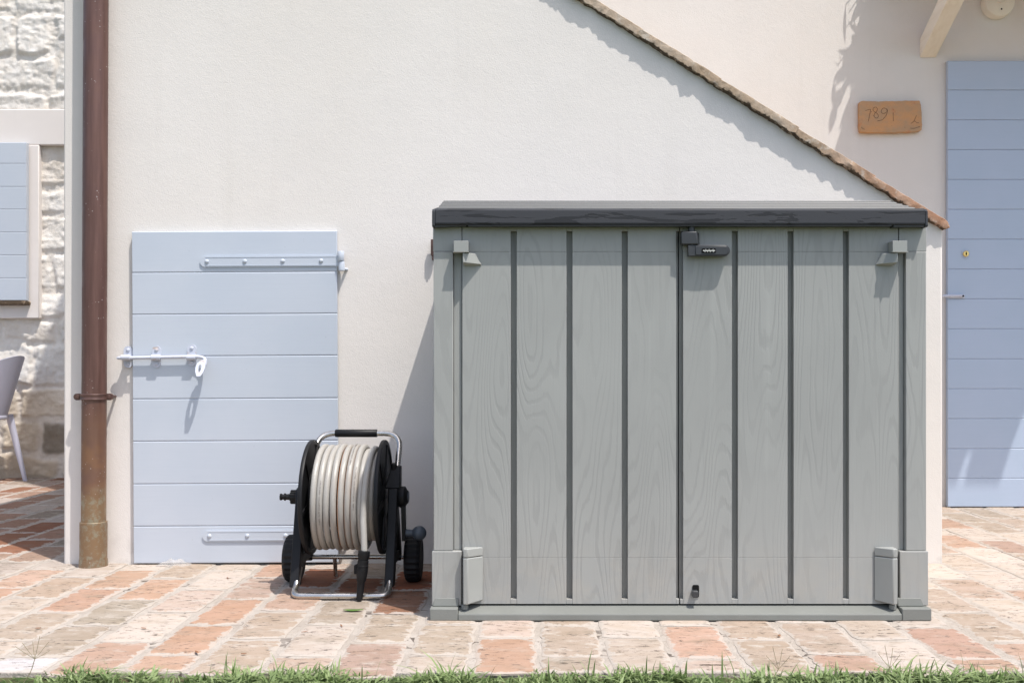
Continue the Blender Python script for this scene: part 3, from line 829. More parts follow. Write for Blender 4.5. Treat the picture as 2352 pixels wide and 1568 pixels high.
ca.data.foreach_set('color', np.concatenate([TR.reshape(-1, 3), np.ones((nxg*nzg, 1))], 1).astype(np.float32).ravel())
for p in me.polygons: p.use_smooth = True
wo = bpy.data.objects.new('wall', me); COL.objects.link(wo); wo.parent = sh
MB().box(-8, XL-.002, YS+.06, 9.5, -.02, 5.2).build('house_body', M['plaster_cream'], sh)
yb = YS-.050
def SX_(p): return X(p, yb)
def SZ_(p): return Z(p, yb)
b = MB(); b.box(-4.9, gx1, yb, YS+.01, SZ_(333), SZ_(251)); b.build('plaster_band', M['plaster_band'], sh, bevel=.006)
b = MB(); b.box(-4.9, SX_(90), yb-.004, YS+.01, SZ_(731), SZ_(333)-.001); b.build('window_surround', M['plaster_band'], sh, bevel=.006)
b = MB(); YH = yb-.05
zs = [Z(p, YH) for p in (327, 376, 429, 481, 533.5, 586, 638.5, 690)]
plank_leaf(b, -4.15, X(60.5, YH), zs, YH, .034)
shu = b.build('shutter', M['blue'], sh, bevel=.0015); shu['label'] = 'pale blue boarded shutter'
b = MB(); pl = [(-4.2, YH-.012), (X(62, YH), YH-.010), (X(63, YH), YS-.02), (-4.2, YS-.02)]
b.prism(pl, Z(700, YH), Z(691.5, YH), 'z'); b.build('window_sill', M['stone' if False else 'tile'], sh, bevel=.004)
for o in (sh,): pass

# chair by the stone wall
ch = thing('chair', (-3.52, 6.47, 0), 'pale lilac plastic armchair beside the stone wall at the left edge', 'chair')
cm = MB(); cx, cy = -3.545, 6.47
NA, NB = 40, 12; vs = []
def shell(a, t, off):
    """a: -1..1 round the back from arm to arm, t: 0 seat edge .. 1 rim"""
    ang = a*math.radians(128)
    rx, ry = .20+.052*t+off, .205+.045*t+off
    x = cx+rx*math.cos(ang)*(1 if math.cos(ang) > 0 else 1.15); y = cy+ry*math.sin(ang)
    back = (math.cos(ang)*.5+.5)
    top = .615+.205*back**1.6
    z = .43+(top-.43)*t
    x += .06*t*back
    return (x, y, z)
for off in (0, -.011):
    for i in range(NA+1):
        for j in range(NB+1): vs.append(shell(-1+2*i/NA, j/NB, off))
fs = []; n1 = (NA+1)*(NB+1)
for i in range(NA):
    for j in range(NB):
        a = i*(NB+1)+j; q = (a, a+1, a+NB+2, a+NB+1); fs += [q, tuple(n1+k for k in reversed(q))]
    a = i*(NB+1)+NB; fs.append((a, n1+a, n1+a+NB+1, a+NB+1))
    a = i*(NB+1); fs.append((a, a+NB+1, n1+a+NB+1, n1+a))
for i in (0, NA):
    for j in range(NB): a = i*(NB+1)+j; fs.append((a, n1+a, n1+a+1, a+1))
cm.add(vs, fs); cm.build('shell', M['chair'], ch, smooth=True, ang=60)
sm2 = MB(); ring = []
for k in range(36):
    a = 2*math.pi*k/36; ring.append((cx+.205*math.cos(a)-(0.04 if math.cos(a) < 0 else 0), cy+.21*math.sin(a)))
sm2.prism(ring, .418, .446, 'z'); sm2.build('seat', M['chair'], ch, bevel=.008)
for sx, sy in ((1, 1), (1, -1), (-1, 1), (-1, -1)):
    p0 = Vector((cx+sx*.155, cy+sy*.165, .44)); p1 = Vector((cx+(sx*.225 if sx > 0 else -.235), cy+sy*.235, 0))
    MB().tube([p0, p0.lerp(p1, .5), p1], [.023, .019, .013], 14).build('leg', M['chair'], ch, smooth=True)

# ------------------------------------------------------------------ storage shed
YF = 2.962
shed = thing('storage_shed', (X(1563, YF), YF+.41, 0), 'grey woodgrain plastic storage shed with two doors and a charcoal lid edge', 'storage shed')
def sx(p, y=YF): return X(p, y)
def sz(p, y=YF): return Z(p, y)
YD = 3.004; YB = 3.785
bs = MB()
zl0, zl1 = sz(1409), sz(1390, YD)
xa, xb = sx(987), sx(2140)
bs.prism([(YF, .002), (YF, zl0-.002), (YF+.002, zl0), (YD+.004, zl1), (YD+.03, zl1), (YD+.03, .002)], sx(1052), sx(2072), 'x')
def cornerblk(x0, x1, s_):
    zt = sz(1397)
    a = [(x0, YF, .002), (x1, YF, .002), (x1, YF, zt), (x0, YF, zt)]
    ins_ = .004
    c = [(x0+ins_, YB, .002), (x1-ins_, YB, .002), (x1-ins_, YB, zt), (x0+ins_, YB, zt)]
    bs.hexa(a, c)
cornerblk(xa, sx(1051.4), 1); cornerblk(sx(2072.6), xb, 1)
bs.box(sx(1060), sx(2065), YD+.031, YB, .002, .03)
bs.build('base', M['shed_base'], shed, bevel=.0035, seg=3)
# little wedge lips on the base near the lower hinges
for s_, p in ((1, 1058), (-1, 2066)):
    x0 = sx(p); x1 = sx(p+s_*16); wd = MB()
    wd.lathe(((x0+x1)/2, YD-.014, .030), (0, 0, 1), [(0, .011), (.012, .0105), (.0135, .009)], 16)
    wd.build('hinge_pin', M['shed_base'], shed, smooth=True, ang=40)
# side and back panels with front posts
pz0, pz1 = sz(1396), sz(521, YD)
def post(xo, xm, xi, s_):
    """outer edge, step, inner edge (pixels at the door plane)"""
    m_ = MB()
    x_o, x_m, x_i = X(xo, YD), X(xm, YD), X(xi, YD)
    lo_, hi_ = sorted((x_o, x_m)); li, hi2 = sorted((x_m+s_*.0005, x_i))
    zsA, zsB = sz(1264, YD), sz(578, YD)
    m_.box(min(x_o+s_*.0015, x_m), max(x_o+s_*.0015, x_m), YD-.006, YB, zsA+.0008, zsB-.0008)
    m_.box(li, hi2, YD+.010, YD+.040, zsA+.0008, zsB-.0008)
    xo2 = x_o-s_*.003
    m_.box(min(xo2, x_i), max(xo2, x_i), YD-.010, YB, pz0, zsA)
    m_.box(min(x_o-s_*.0005, x_i), max(x_o-s_*.0005, x_i), YD-.002, YB, zsB, pz1)
    return m_.build('side_panel', M['shed'], shed, bevel=.002)
post(995, 1041, 1060.5, 1); post(2127, 2079, 2064.5, -1)
for s_, p, q in ((1, 991, 1052), (-1, 2131, 2070)):
    fl = MB()
    x0, x1 = sorted((sx(p), sx(q)))
    x2, x3 = sorted((sx(p+s_*6), sx(q)))
    fl.hexa([(x0, YD-.016, sz(1396.5)), (x1, YD-.016, sz(1396.5)), (x1, YB-.01, sz(1396.5)), (x0, YB-.01, sz(1396.5))],
            [(x2, YD-.011, sz(1378)), (x3, YD-.011, sz(1378)), (x3, YB-.012, sz(1378)), (x2, YB-.012, sz(1378))])
    fl.build('panel_foot', M['shed_base'], shed, bevel=.002)
MB().box(X(1003, YD), X(2120, YD), YB-.02, YB-.001, .04, pz1).build('back_panel', M['shed'], shed)
MB().box(X(1062, YD), X(2063, YD), YD+.034, YD+.050, .031, 1.149).build('gap_shade_sheet', M['dark'], shed)  # black sheet added behind the doors as painted shade in their gaps
# doors
GRV = (1180, 1308, 1435, 1688, 1816, 1943)
dz0, dz1 = Z(1386, YD), Z(520.5, YD)
gz0_, gz1_ = Z(1375, YD), Z(530.5, YD)
seams = [Z(1280, YD), Z(578, YD)]
def sdoor(xl, xr, grooves, half):
    m_ = MB(); gw = .0088; dep = .024
    edges = []; cur = X(xl, YD)
    for gq in grooves: c_ = X(gq, YD); edges.append((cur, c_-gw)); cur = c_+gw
    edges.append((cur, X(xr, YD)))
    if half == 'r': last = edges[-1]; edges[-1] = (last[0], last[1]-.0088)
    if half == 'l': f_ = edges[0]; edges[0] = (f_[0]+.0088, f_[1])
    zl = [dz0]+seams+[dz1]
    for (a, b) in edges:
        for i in range(3):
            m_.box(a, b, YD, YD+dep-.0005, zl[i]+(.0002 if i else 0), zl[i+1]-(.0002 if i < 2 else 0))
    gaps = [(edges[i][1], edges[i+1][0]) for i in range(len(edges)-1)]
    if half == 'r': gaps.append((edges[-1][1], X(xr, YD)))
    if half == 'l': gaps.append((X(xl, YD), edges[0][0]))
    for a, b in gaps:
        m_.box(a+.0002, b-.0002, YD+.0004, YD+dep-.001, dz0, gz0_); m_.box(a+.0002, b-.0002, YD+.0004, YD+dep-.001, gz1_, dz1)
    m_.box(X(xl, YD), X(xr, YD), YD+dep, YD+dep+.006, dz0, dz1)
    return m_.build('door', M['shed'], shed, bevel=.0007)
dl = sdoor(1061.8, 1560, GRV[:3], 'r'); dr = sdoor(1562.2, 2062.8, GRV[3:], 'l')
dl['label'] = 'left shed door with three grooves'; dr['label'] = 'right shed door with lock and knob'
# hinges
def hexbox(m_, x0, x1, z0, z1, yo0, yo1, yb_):
    """box whose front face goes from depth yo0 at x0 to yo1 at x1"""
    m_.hexa([(x0, yo0, z0), (x1, yo1, z0), (x1, yo1, z1), (x0, yo0, z1)], [(x0, yb_, z0), (x1, yb_, z0), (x1, yb_, z1), (x0, yb_, z1)])
YI = YD-.040
for s_, dd in ((1, dl), (-1, dr)):
    def HX(p): return X(p if s_ == 1 else 3126-p, YI)
    t_ = MB(); hexbox(t_, HX(1042), HX(1075.5), Z(577.5, YI), Z(553, YI), YI, YI, YD-.0025)
    t_.hexa([(HX(1040), YI-.002, Z(579, YI)), (HX(1077), YI-.002, Z(579, YI)), (HX(1077), YI-.002, Z(577.6, YI)), (HX(1040), YI-.002, Z(577.6, YI))],
            [(HX(1040), YD-.002, Z(579, YI)), (HX(1077), YD-.002, Z(579, YI)), (HX(1077), YD-.002, Z(577.6, YI)), (HX(1040), YD-.002, Z(577.6, YI))])
    t_.build('hinge', M['hinge_grey'], dd, bevel=.003, seg=3)
    t_ = MB(); t_.hexa([(HX(1063), YI+.001, Z(603, YI)), (HX(1103), YD-.004, Z(605, YI)), (HX(1090), YD-.012, Z(579.5, YI)), (HX(1063), YI+.001, Z(579.5, YI))],
                       [(HX(1063), YD-.001, Z(607, YI)), (HX(1107), YD-.001, Z(607, YI)), (HX(1092), YD-.001, Z(579.5, YI)), (HX(1063), YD-.001, Z(579.5, YI))])
    t_.build('hinge', M['hinge_grey'], dd, bevel=.0025, seg=3)
    t_ = MB(); zt = Z(1260, YI); zbm = Z(1387, YI)-.002
    for za_, zb_ in ((zbm, Z(1281.5, YI)), (Z(1280.5, YI), zt)):
        t_.hexa([(HX(1063.5), YI+.002, za_), (HX(1074), YI, za_), (HX(1109), YD-.004, za_+(.006 if za_ == zbm else 0)), (HX(1063.5), YD-.001, za_)],
                [(HX(1063.5), YI+.002, zb_), (HX(1074), YI, zb_), (HX(1109), YD-.004, zb_), (HX(1063.5), YD-.001, zb_)])
        t_.v[-1] = (HX(1063.5), YD-.0008, zb_)
    t_.build('hinge', M['hinge_grey'], dd, bevel=.003, seg=3)
# lock, handle and knob
YK = YD-.034
lk = MB(); lk.tube([(X(1588, YK+.016), YK+.016, Z(514, YK)), (X(1588, YK+.016), YK+.016, Z(586, YK))], .0098, 16)
a = [(X(1565, YK), YK+.004, Z(561, YK)), (X(1603, YK), YK, Z(561, YK)), (X(1600, YK), YK, Z(531.5, YK)), (X(1565, YK), YK+.004, Z(531.5, YK))]
c = [(X(1566, YK), YD-.001, Z(561, YK)), (X(1611, YK), YD-.001, Z(561, YK)), (X(1611, YK), YD-.001, Z(531.5, YK)), (X(1566, YK), YD-.001, Z(531.5, YK))]
lk.hexa(a, c); lko = lk.build('lock_block', M['lock'], dr, bevel=.003, seg=3)
hd = MB(); hz0, hz1 = Z(587.5, YK), Z(562.5, YK); r_ = (hz1-hz0)/2
hd.prism(arcpoly(X(1581, YK), X(1677.5, YK), hz0, hz1, r_*.98, 8, (0, 1, 1, 0)), YK+.004, YK+.022)
hd.prism(arcpoly(X(1598, YK), X(1674, YK), hz0+.003, hz1-.003, r_*.8, 8, (0, 1, 1, 0)), YK+.001, YK+.0035)
hd.build('handle', M['lock'], dr, bevel=.0015, smooth=True)
wn_ = MB(); wn_.prism(arcpoly(X(1612, YK), X(1644.5, YK), Z(581, YK), Z(570.5, YK), .003), YK-.0008, YK+.0005); wn_.build('lock_window', M['dark'], dr)
wp = MB(); zc = Z(575.8, YK)
wp.box(X(1614.5, YK), X(1642, YK), YK-.002, YK-.001, zc-.0013, zc+.0013)
for p in (1621, 1628.5, 1637.5): wp.box(X(p, YK)-.0007, X(p, YK)+.0007, YK-.0026, YK-.0021, zc-.0005, zc+.0045)
for p in (1619, 1625, 1631, 1638): wp.box(X(p, YK)-.0007, X(p, YK)+.0007, YK-.0026, YK-.0021, zc-.005, zc-.0006)
wp.build('lock_mechanism', M['white_print'], dr)
kb = MB(); YN = YD-.024
kb.prism(arcpoly(X(1590.5, YN), X(1604.5, YN), Z(1372, YN), Z(1357, YN), .004), YN, YD-.001)
kb.build('knob', M['lock'], dr, bevel=.002, seg=3)
kb = MB(); kb.prism(arcpoly(X(1590, YD), X(1605.5, YD), Z(1371, YD), Z(1342, YD), .005), YD-.003, YD-.0005); kb.build('knob_plate', M['dark'], dr, bevel=.001)
# lid
ld = MB(); yl = 2.965
zt_, zb_ = Z(477.5, yl), Z(516, yl)
xl0, xl1 = X(992, yl), X(2132.5, yl)
ld.prism([(yl+.003, zb_), (yl, zb_+.004), (yl+.002, zt_-.006), (yl+.008, zt_), (yl+.028, zt_+.001), (yl+.028, zb_)], xl0+.009, xl1-.009, 'x')
for s_, xo in ((1, xl0), (-1, xl1)):
    x0, x1 = sorted((xo, xo+s_*.0088))
    zlo = Z(521, yl)
    ld.prism([(yl+.004, zlo), (yl+.001, zlo+.004), (yl+.003, zt_-.008), (yl+.011, zt_-.002), (yl+.28, 1.248), (YB+.01, 1.235), (YB+.01, 1.17), (yl+.3, zlo)], x0, x1, 'x')
ld.build('lid_edge', M['charcoal'], shed, bevel=.003, seg=3)
rim = MB()
rim.box(X(1075, yl), X(2050, yl), yl+.004, yl+.034, zb_-.0035, zb_-.0002)
for p, q in ((992.5, 1070), (2054, 2131)): rim.prism([(X(p, yl)+.001, Z(520.5, yl)), (X(q, yl), Z(517.5 if p < 1500 else 519.5, yl)), (X(q, yl), zb_-.0004), (X(p, yl)+.001, zb_-.0004)], yl+.0075, yl+.06)
rim.build('lid_rim', M['lock'], shed, bevel=.0008)
tp = MB(); steps = []
ys_ = [yl+.029, yl+.085, yl+.155, yl+.225, yl+.285]; za = zt_+.001; zz_ = [Z(477, yl+.03), None, None, None, 1.267]
z0_ = zt_-.002; z1_ = 1.267
prof = [(yl+.029, z0_-.03), (yl+.029, z0_+.002)]
nst = 5
for i in range(nst):
    ya = yl+.029+(.256)*i/nst; yb2 = yl+.029+.256*(i+1)/nst
    zA = z0_+.002+(z1_-z0_-.002)*(i/nst); zB = z0_+.002+(z1_-z0_-.002)*((i+1)/nst)
    prof += [(yb2-.008, zB-.004), (yb2-.005, zB-.008), (yb2, zB)]
prof += [(yl+.5, 1.262), (YB+.008, 1.243), (YB+.008, z0_-.03)]
tp.prism(prof, xl0+.0092, xl1-.0092, 'x')
tpo = tp.build('lid_top', M['shed_top'], shed, bevel=.0008)
MB().box(xl0+.02, xl1-.02, YD+.01, YB-.03, 1.151, 1.164).build('lid_underside', M['dark'], shed)
# dark wall hook peeping out behind the shed
hk = MB(); hx0 = X(988.5, 3.80)
hk.prism(arcpoly(hx0, hx0+.022, Z(587, 3.8), Z(548, 3.8), .005), 3.812, 3.824); hk.box(hx0+.004, hx0+.012, 3.813, YW+.002, Z(596, 3.8), Z(586, 3.8)); hk.box(hx0+.006, hx0+.016, 3.8241, YW+.002, Z(580, 3.8), Z(565, 3.8))
tag(hk.build('wall_hook', M['copper_dark'], None, bevel=.002), 'small rusty brown metal hook on the white wall behind the shed', 'hook')

# ------------------------------------------------------------------ hose reel
RX, RYc, RZ = -.611, 3.42, .305
reel = thing('hose_reel', (RX, 3.40, 0), 'black and silver two-wheeled garden hose reel cart between the small blue door and the shed', 'hose reel')
def hoop(y, z, x): return (x, y, z)
fr = MB()
xlf, xrf = -.757, -.457
low = fillet([(xlf, 3.335, .085), (xlf, 3.285, .028), (xlf+.003, 3.245, .0115), (xrf-.003, 3.245, .0115), (xrf, 3.285, .028), (xrf, 3.335, .085)], [.03, .055, .055, .03], 10)
fr.tube(low, .0105, 18)
fr.build('base_tube', M['alu'], reel, smooth=True)
up = fillet([(-.744, 3.44, .34), (-.744, 3.57, .508), (-.456, 3.57, .508), (-.456, 3.44, .34)], .062, 12)
MB().tube(up, .0098, 18).build('handle_tube', M['alu'], reel, smooth=True)
MB().lathe((X(770, 3.57), 3.57, .508), (1, 0, 0), [(0, .0115), (.002, .0135), (.145, .0135), (.147, .0115)], 24).build('grip', M['black'], reel, smooth=True, ang=50)
MB().tube([(RX-.20, 3.52, .086), (RX+.20, 3.52, .086)], .0085, 14).build('axle', M['alu'], reel, smooth=True)
MB().tube([(RX-.07, 3.54, .086), (RX-.07, 3.56, .01)], .007, 12).build('rear_peg', M['alu'], reel, smooth=True)
for s_ in (-1, 1):
    xo = RX+s_*.153
    a_, b_ = xo-.015, xo+.015
    m_ = MB()
    # front leg, rear leg and axle boss cut from one plate
    m_.hexa([(a_, 3.285, .030), (a_, 3.330, .030), (b_, 3.330, .030), (b_, 3.285, .030)], [(a_, 3.385, .335), (a_, 3.440, .335), (b_, 3.440, .335), (b_, 3.385, .335)])
    m_.hexa([(a_+.004, 3.505, .075), (a_+.004, 3.545, .075), (b_-.004, 3.545, .075), (b_-.004, 3.505, .075)], [(a_+.004, 3.400, .30), (a_+.004, 3.445, .30), (b_-.004, 3.445, .30), (b_-.004, 3.400, .30)])
    m_.hexa([(a_+.005, 3.325, .09), (a_+.005, 3.52, .085), (b_-.005, 3.52, .085), (b_-.005, 3.325, .09)], [(a_+.005, 3.335, .125), (a_+.005, 3.505, .115), (b_-.005, 3.505, .115), (b_-.005, 3.335, .125)])
    m_.lathe((a_-.003, 3.415, RZ), (1, 0, 0), [(0, .030), (.002, .033), (.034, .033), (.036, .030)], 28)
    m_.build('side_frame', M['black'], reel, bevel=.003, seg=2)
    w_ = MB(); wx0 = RX+s_*.206-.0275; rw = .081; nseg = 48
    prof = [(0, .022), (.002, .060), (0, .066), (.004, .076), (.012, rw), (.043, rw), (.051, .076), (.055, .066), (.053, .060), (.055, .022)]
    vs = []
    for k in range(nseg):
        a = 2*math.pi*k/nseg
        for i, (t, r_) in enumerate(prof):
            rr_ = r_-(.0038 if (k % 2 and 3 <= i <= 6) else 0)
            vs.append((wx0+t, 3.52+rr_*math.cos(a), .0815+rr_*math.sin(a)))
    mm_ = len(prof)
    w_.add(vs, [(k*mm_+i, k*mm_+i+1, ((k+1) % nseg)*mm_+i+1, ((k+1) % nseg)*mm_+i) for k in range(nseg) for i in range(mm_-1)]+[tuple(k*mm_ for k in range(nseg)), tuple(k*mm_+mm_-1 for k in range(nseg))])
    w_.build('wheel', M['rubber'], reel, smooth=True, ang=25)
# flanges
for xd, s_ in ((-.733, 1), (-.493, -1)):
    m_ = MB(); R_ = .190
    m_.lathe((xd-.007, RYc, RZ), (1, 0, 0), [(0, R_-.004), (.001, R_-.001), (.004, R_), (.010, R_), (.013, R_-.001), (.014, R_-.004), (.0135, R_-.014), (.009, R_-.017), (.009, .075), (.013, .068), (.014, .01), (.0, .01), (.001, .068), (.005, .075), (.005, R_-.017), (.0005, R_-.014), (0, R_-.004)], 64)
    for k in range(6):
        a = math.radians(60*k+12); ca_, sa_ = math.cos(a), math.sin(a)
        p0 = Vector((xd, RYc+.06*ca_, RZ+.06*sa_)); p1 = Vector((xd, RYc+.174*ca_, RZ+.174*sa_)); q = Vector((0, -sa_, ca_))
        for dx in (-.0062, .0018):
            A = [p0-q*.012+Vector((dx, 0, 0)), p0+q*.012+Vector((dx, 0, 0)), p1+q*.006+Vector((dx, 0, 0)), p1-q*.006+Vector((dx, 0, 0))]
            m_.hexa(A, [v+Vector((.0045, 0, 0)) for v in A])
    m_.build('flange', M['black'], reel, smooth=True, ang=35)
MB().lathe((-.726, RYc, RZ), (1, 0, 0), [(0, .10), (.227, .10)], 40).build('drum', M['black'], reel, smooth=True, ang=40)
# hose
hr = .0104; hx0 = -.7125; turns = 7.1; pts = []
hrn = random.Random(4); N_ = 44
def coil(th): return th/(2*math.pi)
tot = int(turns*N_)
for i in range(tot+1):
    th = 2*math.pi*i/N_ - math.pi*.5
    k = i/N_; rad = .1655+.0016*math.sin(k*2.3)+.001*math.sin(th*2+k)
    # th=0 -> front (towards the camera); rises over the top
    pts.append(Vector((hx0+hr+.0218*k+.0012*math.sin(k*5), RYc-rad*math.cos(th), RZ+rad*math.sin(th))))
x_e = pts[-1].x
for i in range(1, int(2.6*N_)):                      # looser inner turns
    th = 2*math.pi*(tot+i)/N_-math.pi*.5; k = i/N_
    rad = .1655-.026*min(1, k*1.6)+.004*math.sin(k*6)
    pts.append(Vector((x_e+.0155*k, RYc-rad*math.cos(th), RZ+rad*math.sin(th))))
hm = MB(); hm.tube(pts, hr, 16, uv=True)
hose = hm.build('hose', M['hose'], reel, smooth=True, ang=60)
# last loop over the front, down to the nozzle
lp_ = []
for i in range(40):
    t = i/39; th = math.radians(-95)+t*math.radians(275-10)   # from below/back over the top
    pass
e_pts = []
for i in range(46):
    th = math.radians(200)-math.radians(205)*i/45; rad = .172
    e_pts.append(Vector((-.528-.006*i/45+.008*math.sin(i/45*3), RYc-rad*math.cos(th), RZ+(rad-.012)*math.sin(th))))
pA = e_pts[-1]
e_pts += [Vector((-.532, 3.236, .25)), Vector((-.529, 3.228, .21)), Vector((-.527, 3.224, .175)), Vector((-.5265, 3.221, .150))]
hm = MB(); hm.tube(e_pts, hr*.98, 16, uv=True); hm.build('hose_end', M['hose'], reel, smooth=True, ang=60)
# orange stripe and printing along the hose
sp_ = MB()
def coilpt(i, phi):
    """point on the hose surface of ring i at angle phi around it (0 = outermost, + towards +X)"""
    p = pts[i]; out = Vector((0, p.y-RYc, p.z-RZ)).normalized()
    return p+(out*math.cos(phi)+Vector((1, 0, 0))*math.sin(phi))*(hr+.0003)
def stripe(i0, i1, phi, w_):
    vs = []
    for i in range(i0, i1): vs += [coilpt(i, phi-w_), coilpt(i, phi+w_)]
    n = i1-i0; sp_.add(vs, [(2*i, 2*i+1, 2*i+3, 2*i+2) for i in range(n-1)])
stripe(int(4.02*N_), int(4.9*N_), -.95, .16); stripe(int(5.0*N_), int(5.6*N_), -1.05, .10); stripe(int(6.05*N_), int(6.55*N_), -1.1, .10)
sp_.build('orange_stripe', M['orange'], hose)
def hose_text(txt, i_mid, phi, size=.0062):
    cu = bpy.data.curves.new('t', 'FONT'); cu.body = txt; cu.size = size; cu.resolution_u = 1
    ob = bpy.data.objects.new('t', cu); me_ = bpy.data.meshes.new_from_object(ob)
    vs = [v.co.copy() for v in me_.vertices]; fs = [tuple(p.vertices) for p in me_.polygons]
    wd_ = max(v.x for v in vs) if vs else 0
    step = .1655*2*math.pi/N_; out = []
    for v in vs:
        f = i_mid+(v.x-wd_/2)/step; i0 = max(0, min(len(pts)-2, int(f))); t = f-i0; ph = phi-(v.y-size*.35)/hr
        out.append(coilpt(i0, ph).lerp(coilpt(i0+1, ph), t))
    bpy.data.objects.remove(ob); bpy.data.curves.remove(cu); bpy.data.meshes.remove(me_)
    return out, fs
T1 = 'CLABER - SILVER ELEGANT PLUS - MADE IN ITALY'
for txt, i_, ph in ((T1, int(1.27*N_), .15), (T1, int(6.30*N_), .15), ('UV RESISTANT - PHTHALATE FREE', int(2.07*N_), .3), (T1, int(5.45*N_), .1)):
    pr = MB(); pr.add(*hose_text(txt, i_, ph)); pr.build('printing', M['ink'], hose)
# nozzle
nz_ = MB(); o0 = Vector((-.5265, 3.221, .160)); o1 = Vector((-.541, 3.214, .004)); ax = o1-o0; Ln = ax.length
nz_.lathe(o0, ax, [(0, .014), (.002, .0185), (.018, .0192), (.022, .0172), (.026, .0172), (.027, .0155), (.031, .0155), (.032, .0175), (.060, .0170), (.061, .0180), (.064, .0180)], 28)
nz_.lathe(o0+ax.normalized()*.064, ax, [(0, .0180), (.012, .0172), (.030, .0145), (.034, .0125), (.060, .0112), (Ln-.066, .0098), (Ln-.064, .008)], 20)
for k in range(4): nz_.lathe(o0+ax.normalized()*(.046+.0045*k), ax, [(0, .0174), (.0008, .0186), (.0022, .0186), (.003, .0174)], 24)
nz_.build('nozzle', M['black'], reel, smooth=True, ang=30)
nz_ = MB(); nz_.hexa([(-.560, 3.224, .085), (-.545, 3.224, .085), (-.545, 3.246, .085), (-.560, 3.246, .085)], [(-.560, 3.224, .112), (-.543, 3.224, .118), (-.543, 3.246, .118), (-.560, 3.246, .112)])
nz_.build('nozzle_clip', M['black'], reel, bevel=.002)
# water inlet on the left
il = MB(); il.lathe((-.768, RYc-.005, RZ), (-1, 0, 0), [(0, .026), (.006, .026), (.0065, .020), (.010, .020), (.012, .0225), (.034, .0215), (.036, .015), (.040, .0105), (.052, .0095), (.053, .0125), (.057, .0125), (.058, .009), (.064, .009), (.066, .0115), (.071, .011), (.072, .006)], 24)
for k in range(16):
    a = 2*math.pi*k/16; il.box(-.803, -.781, RYc-.005+.022*math.cos(a)-.0015, RYc-.005+.022*math.cos(a)+.0015, RZ+.022*math.sin(a)-.0015, RZ+.022*math.sin(a)+.0015)
il.build('inlet', M['black'], reel, smooth=True, ang=35)
# crank on the right
ck = MB(); cxr = RX+.153+.016
ck.lathe((cxr+.002, RYc-.005, RZ), (1, 0, 0), [(0, .034), (.003, .036), (.018, .036), (.022, .030), (.026, .022), (.029, .022)], 28)
A = [(cxr+.008, 3.392, RZ+.015), (cxr+.008, 3.440, RZ+.015), (cxr+.020, 3.440, RZ+.015), (cxr+.020, 3.392, RZ+.015)]
Bq = [(cxr+.012, 3.395, RZ-.145), (cxr+.012, 3.425, RZ-.145), (cxr+.024, 3.425, RZ-.145), (cxr+.024, 3.395, RZ-.145)]
ck.hexa(A, Bq); ck.build('crank_arm', M['black'], reel, bevel=.003)
kn = MB(); kz = RZ-.120
prof = [(0, .012), (.004, .0135), (.022, .0115)]
for k in range(13):
    a = math.radians(150-150*k/12*1.0); prof.append((.046-.0245*math.cos(math.pi-a)*-1*-1 if False else .046+.0245*math.cos(a), .0245*math.sin(a)))
kn.lathe((cxr+.022, 3.41, kz), (1, 0, 0), prof, 28); kn.build('crank_knob', M['knob'], reel, smooth=True, ang=50)
MB().lathe((cxr+.029, RYc-.005, RZ), (1, 0, 0), [(0, .019), (.004, .018), (.0045, .01)], 24).build('hub_cap', M['knob'], reel, smooth=True, ang=40)
lt = MB(); lt.hexa([(-.488, 3.400, .335), (-.488, 3.46, .335), (-.438, 3.46, .335), (-.438, 3.400, .335)], [(-.470, 3.435, .405), (-.470, 3.475, .405), (-.440, 3.475, .405), (-.440, 3.435, .405)])
lt.lathe((-.462, 3.440, .39), (0, -.2, 1), [(0, .011), (.020, .011), (.026, .009)], 16)
lt.build('handle_clamp', M['black'], reel, bevel=.003)
lt = MB(); lt.hexa([(-.772, 3.400, .335), (-.772, 3.46, .335), (-.740, 3.46, .335), (-.740, 3.400, .335)], [(-.765, 3.435, .395), (-.765, 3.475, .395), (-.740, 3.475, .395), (-.740, 3.435, .395)])
lt.build('handle_clamp', M['black'], reel, bevel=.003)

# ------------------------------------------------------------------ small litter
def flat_leaf(px, py, L, W, rz, mat, name, label, cat, group=None, curl=.2):
    x, y = G(px, py); vs = []
    n = 8
    for i in range(n+1):
        t = i/n; wd = W*math.sin(math.pi*min(.98, .04+t*.95))**.8
        for sgn in (-1, 0, 1):
            u, v = (t-.5)*L, sgn*wd/2
            vs.append((x+u*math.cos(rz)-v*math.sin(rz), y+u*math.sin(rz)+v*math.cos(rz), .004+abs(sgn)*curl*W*.35+curl*L*.12*(2*t-1)**2+.0008))
    fs = []
    for i in range(n):
        for k in (0, 1): a = i*3+k; fs.append((a, a+1, a+4, a+3))
    m_ = MB(); m_.add(vs, fs); o = m_.build(name, mat, None, smooth=True, ang=80)
    sd = o.modifiers.new('s', 'SOLIDIFY'); sd.thickness = .0006
    return tag(o, label, cat, group)
flat_leaf(811, 1405, .060, .022, .05, M['leafg'], 'green_leaf', 'single green leaf lying on the sunlit bricks in front of the hose reel', 'leaf')
flat_leaf(140, 1101.5, .055, .03, .6, M['leafd'], 'dry_leaf', 'small brown dry leaf on the paving at the foot of the stone wall', 'leaf')
dr_ = random.Random(8)
for (px, py) in ((88, 1446), (700, 1454), (784, 1440), (944, 1361), (560, 1505), (903, 1401), (1790, 1463), (2110, 1285), (2060, 1388), (523, 1330), (330, 1446), (1702, 1470), (2308, 1242), (452, 1501)):
    flat_leaf(px, py, dr_.uniform(.012, .026), dr_.uniform(.004, .009), dr_.uniform(0, 3), M['leafd'], 'leaf_scrap', 'tiny brown scrap of dry leaf lying on the sunlit brick paving', 'leaf scrap', 'scraps of dry leaf scattered on the paving', .35)
